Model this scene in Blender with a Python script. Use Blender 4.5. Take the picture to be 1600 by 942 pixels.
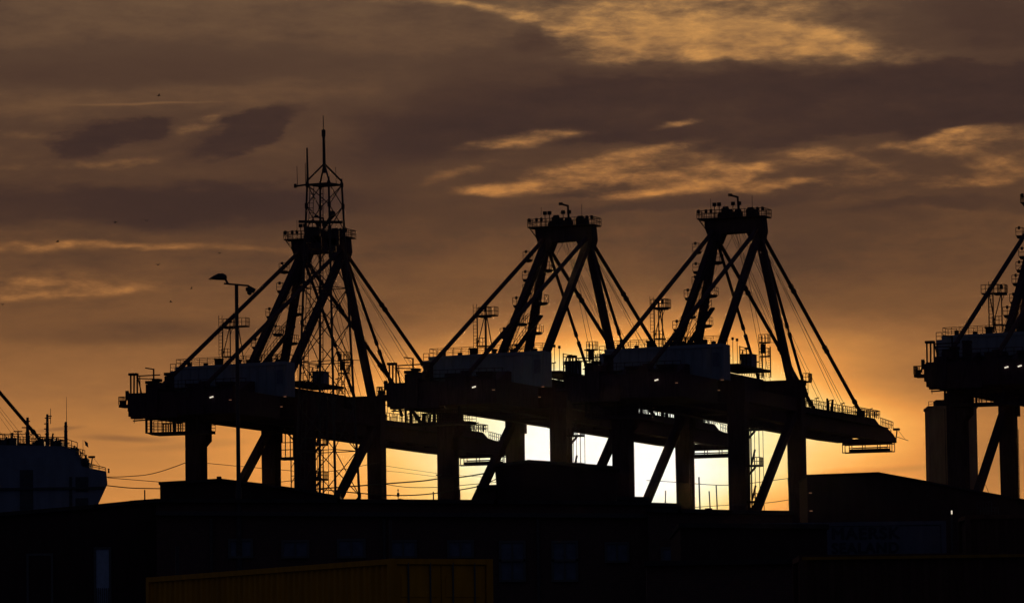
import bpy, math, random
from mathutils import Vector, Matrix
random.seed(7)
R = math.radians
for o in list(bpy.data.objects): bpy.data.objects.remove(o)
scene = bpy.context.scene
col = scene.collection

# ------------------------------------------------------------------ camera
CAM_Z = 2.0
FOC, PITCH, ROLL = 7704.15, 4.887, 0.781          # focal length for a 1600 px wide frame, degrees
cam_d = bpy.data.cameras.new('camera'); cam = bpy.data.objects.new('camera', cam_d); col.objects.link(cam)
cam_d.sensor_width = 36.0; cam_d.lens = 36.0*FOC/1600.0
cam_d.clip_start = 0.5; cam_d.clip_end = 60000
cam.matrix_world = (Matrix.Translation((0, 0, CAM_Z)) @ Matrix.Rotation(R(90+PITCH), 4, 'X')
                    @ Matrix.Rotation(R(-ROLL), 4, 'Z'))
scene.camera = cam

# ------------------------------------------------------------------ colour management
scene.view_settings.view_transform = 'Standard'
scene.view_settings.look = 'None'
scene.view_settings.exposure = 0.0
scene.view_settings.gamma = 1.0
scene.view_settings.use_curve_mapping = False
scene.render.engine = 'CYCLES'

def s2l(c):
    return tuple(((v/255.0)/12.92 if v/255.0 <= 0.04045 else ((v/255.0+0.055)/1.055)**2.4) for v in c)

# ------------------------------------------------------------------ sky: sunset behind broken cloud banks
# cloud banks and gaps as soft ellipses in (azimuth, elevation) degrees, edges broken up by noise
#SKYBEGIN
BLOBS = [
    (1.166, 3.056, 5.503, 2.231, 0.78, 0.2, 0.0, 0),
    (1.091, 3.02, 3.272, 1.487, 0.78, 0.28, 0.0, 0),
    (1.312, 2.883, 2.231, 0.93, 0.78, 0.28, 0.0, 0),
    (0.583, 3.919, 1.339, 0.818, 0.78, 0.15, 0.0, 0),
    (1.107, 4.06, 3.124, 1.116, 0.78, 0.15, 0.0, 0),
    (0.951, 3.579, 5.95, 1.339, 0.78, 0.3, 0.0, 0),
    (1.085, 2.649, 7.809, 1.785, 0.78, 0.16, 0.0, 0),
    (2.818, 3.958, 2.38, 0.967, 0.78, 0.13, 0.0, 0),
    (1.484, 4.315, 3.421, 0.892, 0.78, 0.15, 0.0, 0),
    (-1.28, 3.944, 2.082, 0.967, 0.78, 0.13, 0.0, 0),
    (3.997, 3.493, 1.487, 0.669, 0.78, 0.1, 0.0, 0),
    (0.005, 5.266, 3.719, 0.446, 0.78, 0.03, 0.0, 0),
    (3.162, 2.469, 1.487, 0.372, 0.78, -0.1, 0.0, 0),
    (3.29, 5.361, 2.826, 0.744, 0.78, -0.05, 0.0, 0),
    (4.597, 3.852, 1.934, 0.446, -7.22, -0.12, 0.1, 0),
    (5.613, 2.944, 1.636, 0.967, 0.78, -0.14, 0.0, 0),
    (-5.494, 7.24, 2.231, 0.297, 0.78, 0.07, 0.0, 0),
    (-3.334, 7.306, 2.231, 0.223, 0.78, 0.04, 0.0, 0),
    (-4.23, 7.229, 1.264, 0.022, 0.78, 0.12, 0.0, 0),
    (-5.293, 3.494, 0.446, 0.037, 3.7800000000000002, -0.1, 0.1, 0),
    (-4.48, 3.354, 0.818, 0.059, -3.2199999999999998, -0.12, 0.1, 0),
    (-3.74, 3.265, 1.116, 0.067, 2.7800000000000002, -0.06, 0.1, 0),
    (4.059, 2.847, 1.264, 0.074, 2.7800000000000002, -0.1, 0.1, 0),
    (-4.249, 4.568, 2.231, 0.208, 0.78, -0.1, 0.2, 0),
    (-1.457, 7.958, 2.231, 0.446, 0.78, 0.05, 0.0, 0),
    (3.995, 7.142, 5.331, 0.558, 1.78, 1.3, 0.42, 2),
    (5.259, 7.097, 2.499, 0.558, 0.78, 0.5, 0.06999999999999999, 2),
    (2.42, 6.751, 1.499, 0.335, 0.78, 1.1, 0.27999999999999997, 2),
    (1.155, 7.181, 2.332, 0.697, 5.78, 0.7, 0.13999999999999999, 2),
    (5.875, 8.079, 1.999, 0.651, -5.22, 0.7, 0.13999999999999999, 2),
    (4.898, 7.587, 1.666, 0.149, -3.2199999999999998, 0.6, 0.13999999999999999, 2),
    (-4.977, 6.81, 0.666, 0.242, 8.78, 1.0, 0.21, 2),
    (-4.344, 6.94, 0.666, 0.205, 6.78, 0.9, 0.13999999999999999, 2),
    (-3.786, 6.752, 1.0, 0.149, 12.78, 0.4, 0.06999999999999999, 2),
    (-5.049, 7.128, 1.333, 0.074, 2.7800000000000002, 0.3, 0.0, 2),
    (-4.083, 6.999, 0.5, 0.13, 8.78, 0.5, 0.06999999999999999, 2),
    (-2.552, 7.063, 0.75, 0.223, 8.78, 0.9, 0.21, 2),
    (-3.039, 6.896, 0.75, 0.242, 18.78, 0.9, 0.13999999999999999, 2),
    (-3.264, 6.749, 1.083, 0.167, 14.78, 0.6, 0.13999999999999999, 2),
    (-1.773, 6.551, 2.499, 0.558, 5.78, 0.3, 0.06999999999999999, 2),
    (-4.239, 6.051, 4.665, 0.39, -0.21999999999999997, 0.85, 0.27999999999999997, 2),
    (-4.152, 7.643, 3.832, 0.465, 0.78, 0.45, 0.21, 2),
    (-0.719, 7.059, 1.833, 0.837, 10.78, 0.8, 0.13999999999999999, 2),
    (1.215, 6.215, 1.0, 0.112, 8.78, 0.9, 0.21, 2),
    (2.258, 6.034, 4.331, 0.13, 3.7800000000000002, 0.6, 0.21, 2),
    (4.863, 5.922, 2.915, 0.149, 0.78, 0.6, 0.13999999999999999, 2),
    (0.417, 7.935, 0.833, 0.316, -9.22, 0.9, 0.21, 2),
    (2.218, 8.098, 2.997, 0.738, 0.78, 0.7, 0.25, 1),
    (1.389, 7.771, 1.354, 0.254, 10.78, 0.5, 0.1, 1),
    (3.037, 7.844, 2.127, 0.346, -7.22, 0.85, 0.15, 1),
    (2.436, 7.678, 2.224, 0.092, 0.78, 0.35, 0.0, 1),
    (0.571, 8.192, 1.354, 0.461, -24.22, 0.35, 0.05, 1),
    (4.528, 7.744, 1.74, 0.231, -4.22, 0.3, 0.05, 1),
    (-0.478, 8.303, 1.257, 0.115, -12.22, 0.75, 0.05, 1),
    (-1.528, 8.359, 1.064, 0.092, -2.2199999999999998, 0.4, 0.0, 1),
    (-0.275, 6.645, 1.45, 0.346, 5.78, 0.22, 0.05, 1),
    (0.288, 6.793, 1.015, 0.138, 3.7800000000000002, 0.8, 0.1, 1),
    (-0.057, 6.211, 0.918, 0.127, 2.7800000000000002, 0.9, 0.1, 1),
    (-0.578, 6.389, 1.064, 0.115, 10.78, 0.4, 0.05, 1),
    (3.159, 6.344, 4.157, 0.392, 1.78, 0.42, 0.3, 1),
    (1.218, 6.423, 1.934, 0.346, 8.78, 0.4, 0.15, 1),
    (1.594, 6.58, 0.967, 0.127, 10.78, 0.55, 0.05, 1),
    (1.217, 6.378, 0.87, 0.081, 10.78, 0.3, 0.05, 1),
    (2.413, 6.358, 1.45, 0.138, 3.7800000000000002, 0.45, 0.05, 1),
    (1.962, 6.188, 1.257, 0.092, 5.78, 0.6, 0.05, 1),
    (3.231, 6.224, 1.16, 0.092, 3.7800000000000002, 0.5, 0.05, 1),
    (1.937, 6.923, 0.532, 0.081, 5.78, 0.75, 0.05, 1),
    (3.61, 6.542, 0.967, 0.104, -3.2199999999999998, 0.3, 0.05, 1),
    (4.879, 6.7, 1.064, 0.104, 8.78, 0.6, 0.05, 1),
    (5.546, 6.661, 1.45, 0.207, 5.78, 0.7, 0.1, 1),
    (5.536, 6.188, 1.16, 0.15, 3.7800000000000002, 0.5, 0.05, 1),
    (5.984, 6.34, 0.773, 0.231, 0.78, 0.4, 0.05, 1),
    (2.863, 6.483, 0.58, 0.115, 10.78, -0.3, 0.05, 1),
    (3.755, 6.317, 0.677, 0.104, -7.22, -0.35, 0.05, 1),
    (4.726, 6.481, 1.064, 0.092, -5.22, -0.4, 0.05, 1),
    (1.891, 6.412, 0.483, 0.092, 10.78, -0.25, 0.05, 1),
    (5.243, 6.343, 0.87, 0.092, -5.22, -0.4, 0.05, 1),
    (3.197, 6.387, 0.387, 0.231, 30.78, -0.2, 0.05, 1),
    (-3.524, 6.973, 0.628, 0.127, 16.78, 0.6, 0.05, 1),
    (-4.532, 6.571, 1.257, 0.115, 6.78, 0.42, 0.0, 1),
    (-5.646, 6.538, 1.16, 0.115, 4.78, 0.3, 0.0, 1),
    (-5.207, 5.582, 2.32, 0.115, 0.78, 0.5, 0.05, 1),
    (-3.126, 5.553, 2.707, 0.081, -1.22, 0.42, 0.05, 1),
    (-5.432, 5.131, 1.45, 0.3, -1.22, 0.55, 0.05, 1),
    (-4.171, 5.071, 1.257, 0.115, 0.78, 0.3, 0.05, 1),
    (-5.506, 5.006, 1.45, 0.081, 0.78, 0.35, 0.05, 1),
    (-5.496, 6.885, 1.16, 0.138, 0.78, 0.3, 0.05, 1),
]
BASE = [(0.106, 0.76), (0.1987, 0.76), (0.273, 0.72), (0.3474, 0.64), (0.4124, 0.54), (0.4775, 0.43), (0.5519, 0.35), (0.6261, 0.28), (0.7097, 0.28), (0.8119, 0.3), (0.9231, 0.34)]
#SKYEND
SUN_AZ, SUN_EL = 1.10, 2.95

world = bpy.data.worlds.new('World'); scene.world = world; world.use_nodes = True
def set_ramp(cr, stops):
    while len(cr.elements) > 1: cr.elements.remove(cr.elements[-1])
    cr.elements[0].position = stops[0][0]; cr.elements[0].color = (*stops[0][1], 1)
    for p, c in stops[1:]: cr.elements.new(p).color = (*c, 1)
def build_sky():
    nt = world.node_tree; N = nt.nodes; L = nt.links; N.clear()
    def n(t, **kw):
        x = N.new(t)
        for k, v in kw.items(): setattr(x, k, v)
        return x
    def val(sock, v):
        if hasattr(v, 'is_linked') or isinstance(v, bpy.types.NodeSocket): L.new(v, sock)
        else: sock.default_value = v
    def math_(op, a, b=0.0, c=0.0, clamp=False):
        x = n('ShaderNodeMath', operation=op); x.use_clamp = clamp
        val(x.inputs[0], a); val(x.inputs[1], b); val(x.inputs[2], c); return x.outputs[0]
    def mrange(v, a, b, c, d, kind='SMOOTHSTEP'):
        x = n('ShaderNodeMapRange', interpolation_type=kind)
        val(x.inputs['Value'], v)
        for nm, q in zip(('From Min', 'From Max', 'To Min', 'To Max'), (a, b, c, d)): val(x.inputs[nm], q)
        return x.outputs['Result']
    tc = n('ShaderNodeTexCoord'); sp = n('ShaderNodeSeparateXYZ'); L.new(tc.outputs['Generated'], sp.inputs[0])
    az = math_('MULTIPLY', math_('ARCTAN2', sp.outputs[0], sp.outputs[1]), 180/math.pi)
    el = math_('MULTIPLY', math_('ARCSINE', sp.outputs[2]), 180/math.pi)
    P = n('ShaderNodeCombineXYZ'); L.new(az, P.inputs[0]); L.new(el, P.inputs[1]); P = P.outputs[0]
    def noise(scale, sx, sy, detail, rough, off, dist=0.0):
        m = n('ShaderNodeMapping'); L.new(P, m.inputs['Vector'])
        m.inputs['Scale'].default_value = (sx, sy, 1); m.inputs['Location'].default_value = (off, off*1.7, off*.3)
        x = n('ShaderNodeTexNoise'); L.new(m.outputs[0], x.inputs['Vector'])
        x.inputs['Scale'].default_value = scale; x.inputs['Detail'].default_value = detail
        x.inputs['Roughness'].default_value = rough; x.inputs['Distortion'].default_value = dist
        return x
    def vmath(op, a, b):
        x = n('ShaderNodeVectorMath', operation=op); val(x.inputs[0], a); val(x.inputs[1], b); return x.outputs[0]
    n1 = noise(1.0, .45, 1.3, 3, .55, 3.1); n2 = noise(1.0, 2.2, 6.5, 4, .6, 9.7)
    w1 = vmath('MULTIPLY', vmath('SUBTRACT', n1.outputs['Color'], (.5, .5, .5)), (1.3, .38, 0))
    w2 = vmath('MULTIPLY', vmath('SUBTRACT', n2.outputs['Color'], (.5, .5, .5)), (.36, .10, 0))
    PW = vmath('ADD', vmath('ADD', P, w1), w2)
    n3 = noise(1.0, 1.0, 3.2, 5, .6, 21.3); w3 = vmath('MULTIPLY', vmath('SUBTRACT', n3.outputs['Color'], (.5, .5, .5)), (1.1, .42, 0))
    PD = vmath('ADD', PW, w3)
    PS = vmath('ADD', P, vmath('MULTIPLY', w1, (.5, .5, 0)))
    # clear gradient by elevation
    ramp = n('ShaderNodeValToRGB'); cr = ramp.color_ramp; cr.interpolation = 'B_SPLINE'
    sw = n('ShaderNodeSeparateXYZ'); L.new(PS, sw.inputs[0])
    t = mrange(sw.outputs[1], 1.0, 9.0, 0.0, 1.0, 'LINEAR'); L.new(t, ramp.inputs[0])
    stops = BASE
    set_ramp(cr, [(p, (v, v, v)) for p, v in stops])
    b = ramp.outputs[0]
    fields = {0: b, 1: 0.0, 2: 0.0}
    for (ax, ey, rx, ry, rot, amp, inner, kind) in BLOBS:      # kind 0 glow or thin veil, 1 gap in the cloud, 2 cloud bank
        m = n('ShaderNodeTexGradient', gradient_type='SPHERICAL')
        L.new((PS, PW, PD)[kind], m.inputs['Vector'])
        tm = m.texture_mapping; tm.vector_type = 'TEXTURE'
        tm.translation = (ax, ey, 0); tm.rotation = (0, 0, R(rot)); tm.scale = (rx, ry, 1)
        fields[kind] = math_('ADD', fields[kind], mrange(m.outputs['Fac'], 0.0, 1.0-inner, 0.0, amp))
    b = fields[0]
    # fractal breakup: long torn streaks
    f1 = noise(1.0, .85, 3.0, 9, .62, 1.4, .15); f2 = noise(1.0, 2.6, 8.0, 7, .62, 5.2, .2); f3 = noise(1.0, .28, 1.5, 4, .5, 7.7, .2)
    c1 = math_('SUBTRACT', f1.outputs['Fac'], .5); c2n = math_('SUBTRACT', f2.outputs['Fac'], .5); c3 = math_('SUBTRACT', f3.outputs['Fac'], .5)
    fb = math_('ADD', math_('MULTIPLY', c1, 1.5), math_('MULTIPLY', c2n, 1.0))
    dark = mrange(math_('ADD', fields[2], math_('MULTIPLY', math_('MULTIPLY', fb, .75), mrange(fields[2], 0.0, .6, 0.0, 1.0))), .08, 1.0, 0.0, 1.0)
    veil = math_('ADD', math_('MULTIPLY', c1, .22), math_('ADD', math_('MULTIPLY', c3, .16), math_('MULTIPLY', c2n, .10)))
    low = mrange(el, 3.0, 5.2, .35, 1.0, 'LINEAR')
    b = math_('ADD', b, math_('MULTIPLY', veil, low))
    b = math_('SUBTRACT', b, math_('MULTIPLY', dark, DARK))
    gin = math_('ADD', math_('MINIMUM', fields[1], 1.15), math_('MULTIPLY', fb, mrange(fields[1], 0.0, .7, 0.0, .85)))
    gap = mrange(gin, .05, 1.15, 0.0, 1.0)
    gcol = math_('ADD', GAPB, math_('ADD', math_('MULTIPLY', c2n, .48), math_('MULTIPLY', c1, .42)))
    gm = n('ShaderNodeMix', data_type='FLOAT'); L.new(gap, gm.inputs[0]); L.new(b, gm.inputs[2]); L.new(gcol, gm.inputs[3]); b = gm.outputs[0]
    # brightness to colour
    cr2 = n('ShaderNodeValToRGB'); c2 = cr2.color_ramp; c2.interpolation = 'LINEAR'
    L.new(math_('DIVIDE', b, 1.6, clamp=True), cr2.inputs[0])
    cs = [(0, (46, 35, 35)), (.15, (66, 47, 40)), (.3, (87, 61, 44)), (.45, (118, 80, 50)), (.6, (152, 102, 59)),
          (.75, (194, 129, 67)), (.88, (228, 149, 72)), (1.0, (248, 170, 83)), (1.12, (255, 199, 112)), (1.27, (255, 229, 160)),
          (1.42, (255, 247, 205)), (1.6, (255, 255, 246))]
    set_ramp(c2, [(p/1.6, s2l(c)) for p, c in cs])
    # upper air is paler and more olive than the low sky
    hs = n('ShaderNodeMix', data_type='RGBA', blend_type='MULTIPLY'); L.new(cr2.outputs[0], hs.inputs['A'])
    hs.inputs['B'].default_value = (.92, 1.13, 1.42, 1)
    L.new(math_('MULTIPLY', mrange(el, 5.9, 8.3, 0.0, 1.0, 'LINEAR'), mrange(b, .16, .4, 0.15, 1.0, 'LINEAR')), hs.inputs['Factor'])
    # away from the sunset the sky falls to a dim dusk blue
    sd = (math.sin(R(SUN_AZ))*math.cos(R(4)), math.cos(R(SUN_AZ))*math.cos(R(4)), math.sin(R(4)))
    dt = n('ShaderNodeVectorMath', operation='DOT_PRODUCT'); L.new(tc.outputs['Generated'], dt.inputs[0]); dt.inputs[1].default_value = sd
    fr = mrange(dt.outputs['Value'], math.cos(R(42)), math.cos(R(11)), 0.0, 1.0)
    mx = n('ShaderNodeMix', data_type='RGBA'); L.new(fr, mx.inputs['Factor'])
    mx.inputs['A'].default_value = (*DUSK, 1); L.new(hs.outputs['Result'], mx.inputs['B'])
    # the sun's own glare above what the film records
    bg = n('ShaderNodeBackground'); L.new(mx.outputs['Result'], bg.inputs['Color']); bg.inputs['Strength'].default_value = 1.0
    out = n('ShaderNodeOutputWorld'); L.new(bg.outputs[0], out.inputs['Surface'])
DUSK = (.020, .023, .040); DARK = .155; GAPB = .67
#BASE
build_sky()

sun_d = bpy.data.lights.new('sun', 'SUN'); sun = bpy.data.objects.new('sun', sun_d); col.objects.link(sun)
sun_d.energy = .9; sun_d.angle = R(.6); sun_d.color = (1.0, .55, .22)
sdir = Vector((math.sin(R(SUN_AZ))*math.cos(R(SUN_EL)), math.cos(R(SUN_AZ))*math.cos(R(SUN_EL)), math.sin(R(SUN_EL))))
sun.rotation_euler = sdir.to_track_quat('Z', 'Y').to_euler()

# ------------------------------------------------------------------ materials
def mat(name, c, rough=.6, var=.25, scale=1.5, metal=0.0, emit=None, emit_s=0.0, streak=False, spec=.06):
    m = bpy.data.materials.new(name); m.use_nodes = True; nt = m.node_tree; N = nt.nodes; L = nt.links
    p = N['Principled BSDF']; p.inputs['Roughness'].default_value = rough; p.inputs['Metallic'].default_value = metal
    p.inputs['Specular IOR Level'].default_value = spec
    tc = N.new('ShaderNodeTexCoord'); mp = N.new('ShaderNodeMapping'); L.new(tc.outputs['Object'], mp.inputs[0])
    mp.inputs['Scale'].default_value = (scale, scale, scale*(.15 if streak else 1))
    nz = N.new('ShaderNodeTexNoise'); nz.inputs['Detail'].default_value = 6; L.new(mp.outputs[0], nz.inputs['Vector'])
    rp = N.new('ShaderNodeValToRGB'); L.new(nz.outputs['Fac'], rp.inputs[0])
    rp.color_ramp.elements[0].position = .3; rp.color_ramp.elements[1].position = .7
    rp.color_ramp.elements[0].color = (*[v*(1-var) for v in c], 1); rp.color_ramp.elements[1].color = (*[min(1, v*(1+var)) for v in c], 1)
    L.new(rp.outputs[0], p.inputs['Base Color'])
    mr = N.new('ShaderNodeMapRange'); L.new(nz.outputs['Fac'], mr.inputs[0])
    mr.inputs['To Min'].default_value = max(.05, rough-.12); mr.inputs['To Max'].default_value = min(1, rough+.12)
    L.new(mr.outputs[0], p.inputs['Roughness'])
    if emit: p.inputs['Emission Color'].default_value = (*emit, 1); p.inputs['Emission Strength'].default_value = emit_s
    return m
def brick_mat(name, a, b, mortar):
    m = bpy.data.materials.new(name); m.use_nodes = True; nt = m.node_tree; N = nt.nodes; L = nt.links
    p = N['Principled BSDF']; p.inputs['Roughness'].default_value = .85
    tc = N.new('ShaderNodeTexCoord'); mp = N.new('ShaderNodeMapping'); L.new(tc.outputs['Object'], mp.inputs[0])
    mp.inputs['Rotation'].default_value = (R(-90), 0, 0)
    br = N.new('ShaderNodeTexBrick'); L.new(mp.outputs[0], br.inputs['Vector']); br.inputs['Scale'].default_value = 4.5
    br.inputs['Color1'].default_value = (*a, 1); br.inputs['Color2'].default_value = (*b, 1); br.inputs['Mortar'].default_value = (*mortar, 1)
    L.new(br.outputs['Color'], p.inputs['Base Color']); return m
M = dict(
    steel=mat('dark_painted_steel', (.055, .030, .042), .8, .3, .6, streak=True),
    steel2=mat('weathered_dark_steel', (.045, .030, .036), .8, .3, 1.2),
    house=mat('machinery_house_paint', (.20, .235, .285), .6, .12, .4, streak=True),
    housedark=mat('machinery_house_door_paint', (.12, .14, .20), .6, .2, .8),
    rope=mat('steel_rope', (.05, .04, .04), .5, .2, 3),
    glass=mat('dark_glass', (.03, .04, .05), .15, .1, 1),
    lamp=mat('lit_floodlight', (.8, .8, .75), .4, .02, 1, emit=(1, .88, .68), emit_s=.8),
    lampdim=mat('dim_floodlight', (.5, .3, .2), .4, .02, 1, emit=(1, .42, .22), emit_s=.14),
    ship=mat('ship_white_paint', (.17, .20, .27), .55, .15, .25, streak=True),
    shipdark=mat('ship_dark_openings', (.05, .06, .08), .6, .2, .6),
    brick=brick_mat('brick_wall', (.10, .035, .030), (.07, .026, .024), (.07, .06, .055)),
    roof=mat('roof_felt', (.045, .038, .040), .9, .3, .8),
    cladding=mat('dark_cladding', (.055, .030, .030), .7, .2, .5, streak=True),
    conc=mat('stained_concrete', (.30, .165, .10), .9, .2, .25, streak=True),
    yellow=mat('yellow_container_paint', (.52, .225, .012), .6, .18, .9, streak=True),
    lit_edge=mat('lit_edge_ochre', (.26, .13, .012), .7, .2, .9, streak=True),
    bluecont=mat('grey_blue_container_paint', (.085, .10, .15), .6, .15, .7, streak=True),
    letters=mat('dark_blue_lettering', (.03, .035, .06), .6, .1, 2),
    browncont=mat('brown_container_paint', (.085, .04, .030), .7, .25, .9, streak=True),
    pale=mat('pale_blue_grey_panel', (.33, .40, .54), .5, .12, 1.5),
    window=mat('window_pane', (.10, .125, .18), .25, .2, .8),
    frame=mat('window_frame', (.10, .10, .11), .6, .1, 3),
    pole=mat('galvanised_pole', (.07, .06, .065), .5, .2, 3),
    asphalt=mat('asphalt_ground', (.05, .048, .047), .9, .3, .3),
    quay=mat('quay_concrete', (.16, .15, .14), .9, .25, .2),
    water=mat('harbour_water', (.01, .014, .018), .12, .2, .05, spec=.5),
    bird=mat('bird_feathers', (.06, .05, .05), .8, .2, 6),
    crossarm=mat('tower_steel', (.055, .045, .05), .5, .2, 2),
)

# ------------------------------------------------------------------ mesh helpers
class MB:
    def __init__(s): s.v = []; s.f = []
    def add(s, vs, fs):
        o = len(s.v); s.v += [tuple(v) for v in vs]; s.f += [tuple(o+i for i in f) for f in fs]; return s
    def box(s, x0, x1, y0, y1, z0, z1):
        return s.add([(x0, y0, z0), (x1, y0, z0), (x1, y1, z0), (x0, y1, z0), (x0, y0, z1), (x1, y0, z1), (x1, y1, z1), (x0, y1, z1)],
                     [(3, 2, 1, 0), (4, 5, 6, 7), (0, 1, 5, 4), (1, 2, 6, 5), (2, 3, 7, 6), (3, 0, 4, 7)])
    def tube(s, a, b, r0, r1=None, n=8):
        a = Vector(a); b = Vector(b); r1 = r0 if r1 is None else r1
        d = (b-a).normalized(); q = Vector((0, 0, 1)) if abs(d.z) < .9 else Vector((1, 0, 0))
        x = d.cross(q).normalized(); y = d.cross(x)
        vs = [c+(x*math.cos(2*math.pi*i/n)+y*math.sin(2*math.pi*i/n))*r for c, r in ((a, r0), (b, r1)) for i in range(n)]
        fs = [(i, (i+1) % n, n+(i+1) % n, n+i) for i in range(n)]+[tuple(range(n-1, -1, -1)), tuple(range(n, 2*n))]
        return s.add(vs, fs)
    def beam(s, a, b, w, h, up=(0, 0, 1), w1=None, h1=None):
        a = Vector(a); b = Vector(b); d = (b-a).normalized(); x = d.cross(Vector(up))
        x = x.normalized() if x.length > 1e-4 else Vector((1, 0, 0)); y = x.cross(d).normalized()
        w1 = w1 or w; h1 = h1 or h; vs = []
        for c, ww, hh in ((a, w, h), (b, w1, h1)):
            for i, j in ((-1, -1), (1, -1), (1, 1), (-1, 1)): vs.append(c+x*ww/2*i+y*hh/2*j)
        return s.add(vs, [(3, 2, 1, 0), (4, 5, 6, 7), (0, 1, 5, 4), (1, 2, 6, 5), (2, 3, 7, 6), (3, 0, 4, 7)])
    def prism_y(s, prof, y0, y1):          # profile in (x, z), extruded along y
        n = len(prof); vs = [(x, y0, z) for x, z in prof]+[(x, y1, z) for x, z in prof]
        return s.add(vs, [tuple(range(n)), tuple(range(2*n-1, n-1, -1))]+[(i, n+i, n+(i+1) % n, (i+1) % n) for i in range(n)])
    def prism_x(s, prof, x0, x1):          # profile in (y, z), extruded along x
        n = len(prof); vs = [(x0, y, z) for y, z in prof]+[(x1, y, z) for y, z in prof]
        return s.add(vs, [tuple(range(n-1, -1, -1)), tuple(range(n, 2*n))]+[(i, (i+1) % n, n+(i+1) % n, n+i) for i in range(n)])
    def rail(s, pts, h=1.1, step=1.5, r=.045, mid=True, closed=False):
        pts = [Vector(p) for p in pts]
        if closed: pts.append(pts[0])
        for a, b in zip(pts, pts[1:]):
            up = Vector((0, 0, h)); s.tube(a+up, b+up, r, n=5)
            if mid: s.tube(a+up*.5, b+up*.5, r*.8, n=5)
            k = max(1, round((b-a).length/step))
            for i in range(k+1):
                p = a.lerp(b, i/k); s.tube(p, p+up, r, n=5)
        return s
    def ladder(s, a, b, w=.5, axis=(1, 0, 0), r=.04, step=.35):
        a = Vector(a); b = Vector(b); x = Vector(axis).normalized()*w/2
        s.tube(a-x, b-x, r, n=5); s.tube(a+x, b+x, r, n=5)
        k = int((b-a).length/step)
        for i in range(1, k): p = a.lerp(b, i/k); s.tube(p-x, p+x, r*.7, n=4)
        return s
    def build(s, name, m, parent=None, smooth=False):
        me = bpy.data.meshes.new(name); me.from_pydata(s.v, [], s.f); me.update(); me.materials.append(m)
        if smooth:
            for p in me.polygons: p.use_smooth = True
        o = bpy.data.objects.new(name, me); col.objects.link(o)
        if parent: o.parent = parent
        return o
def tag(o, label=None, cat=None, group=None, kind=None):
    if label: o['label'] = label
    if cat: o['category'] = cat
    if group: o['group'] = group
    if kind: o['kind'] = kind
    return o
def empty(name, loc, rz=0):
    o = bpy.data.objects.new(name, None); col.objects.link(o); o.location = loc; o.rotation_euler = (0, 0, rz)
    o.empty_display_size = 1; return o
def kids(o): return [c for c in bpy.data.objects if c.parent == o]
def copy_tree(o, parent=None):
    c = o.copy(); col.objects.link(c); c.parent = parent
    for ch in kids(o): copy_tree(ch, c)
    return c
def structure(mb, name, m): return tag(mb.build(name, m), kind='structure')

# a sight line of the photograph at a chosen distance, used to survey far things into metres
_a, _r = R(PITCH), R(ROLL)
def at(x, y, D):
    xr, yr = x-800, y-471
    X = xr*math.cos(_r)-yr*math.sin(_r); Y = xr*math.sin(_r)+yr*math.cos(_r)
    d = Vector((X, FOC*math.cos(_a)+Y*math.sin(_a), FOC*math.sin(_a)-Y*math.cos(_a)))
    d = d*(D/d.y); d.z += CAM_Z; return d

# ------------------------------------------------------------------ quay frame shared by all cranes
TH = R(19.96)
O0 = Vector((-48.687, 754.903, 0))
kd = Vector((math.cos(TH), -math.sin(TH), 0)); gd = Vector((math.sin(TH), math.cos(TH), 0))
def q2w(v, u, z=0): return O0+kd*v+gd*u+Vector((0, 0, z))

# ground with the ship's dock left open, quay wall, harbour water, far bank
def gpoly(name, pts, z, m, th=None):
    mb = MB(); n = len(pts); ps = [q2w(v, u, z) for v, u in pts]
    if th is None: mb.add(ps, [tuple(range(n))])
    else:
        lo = [p-Vector((0, 0, th)) for p in ps]
        mb.add(ps+lo, [tuple(range(n)), tuple(range(2*n-1, n-1, -1))]+[(i, n+i, n+(i+1) % n, (i+1) % n) for i in range(n)])
    return structure(mb, name, m)
gpoly('ground', [(-9000, -12000), (9000, -12000), (9000, 34), (-9000, 34), (-9000, -205), (112, -205), (112, -275), (-9000, -275)], 0, M['asphalt'], 6)
gpoly('quay_wall', [(-9000, 34.003), (9000, 34.003), (9000, 37), (-9000, 37)], .15, M['quay'], 8)
gpoly('harbour_water', [(-20000, -300), (20000, -300), (20000, 20000), (-20000, 20000)], -3, M['water'])
gpoly('far_bank', [(-20000, 330), (20000, 330), (20000, 1500), (-20000, 1500)], 0, M['asphalt'], 5)

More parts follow.
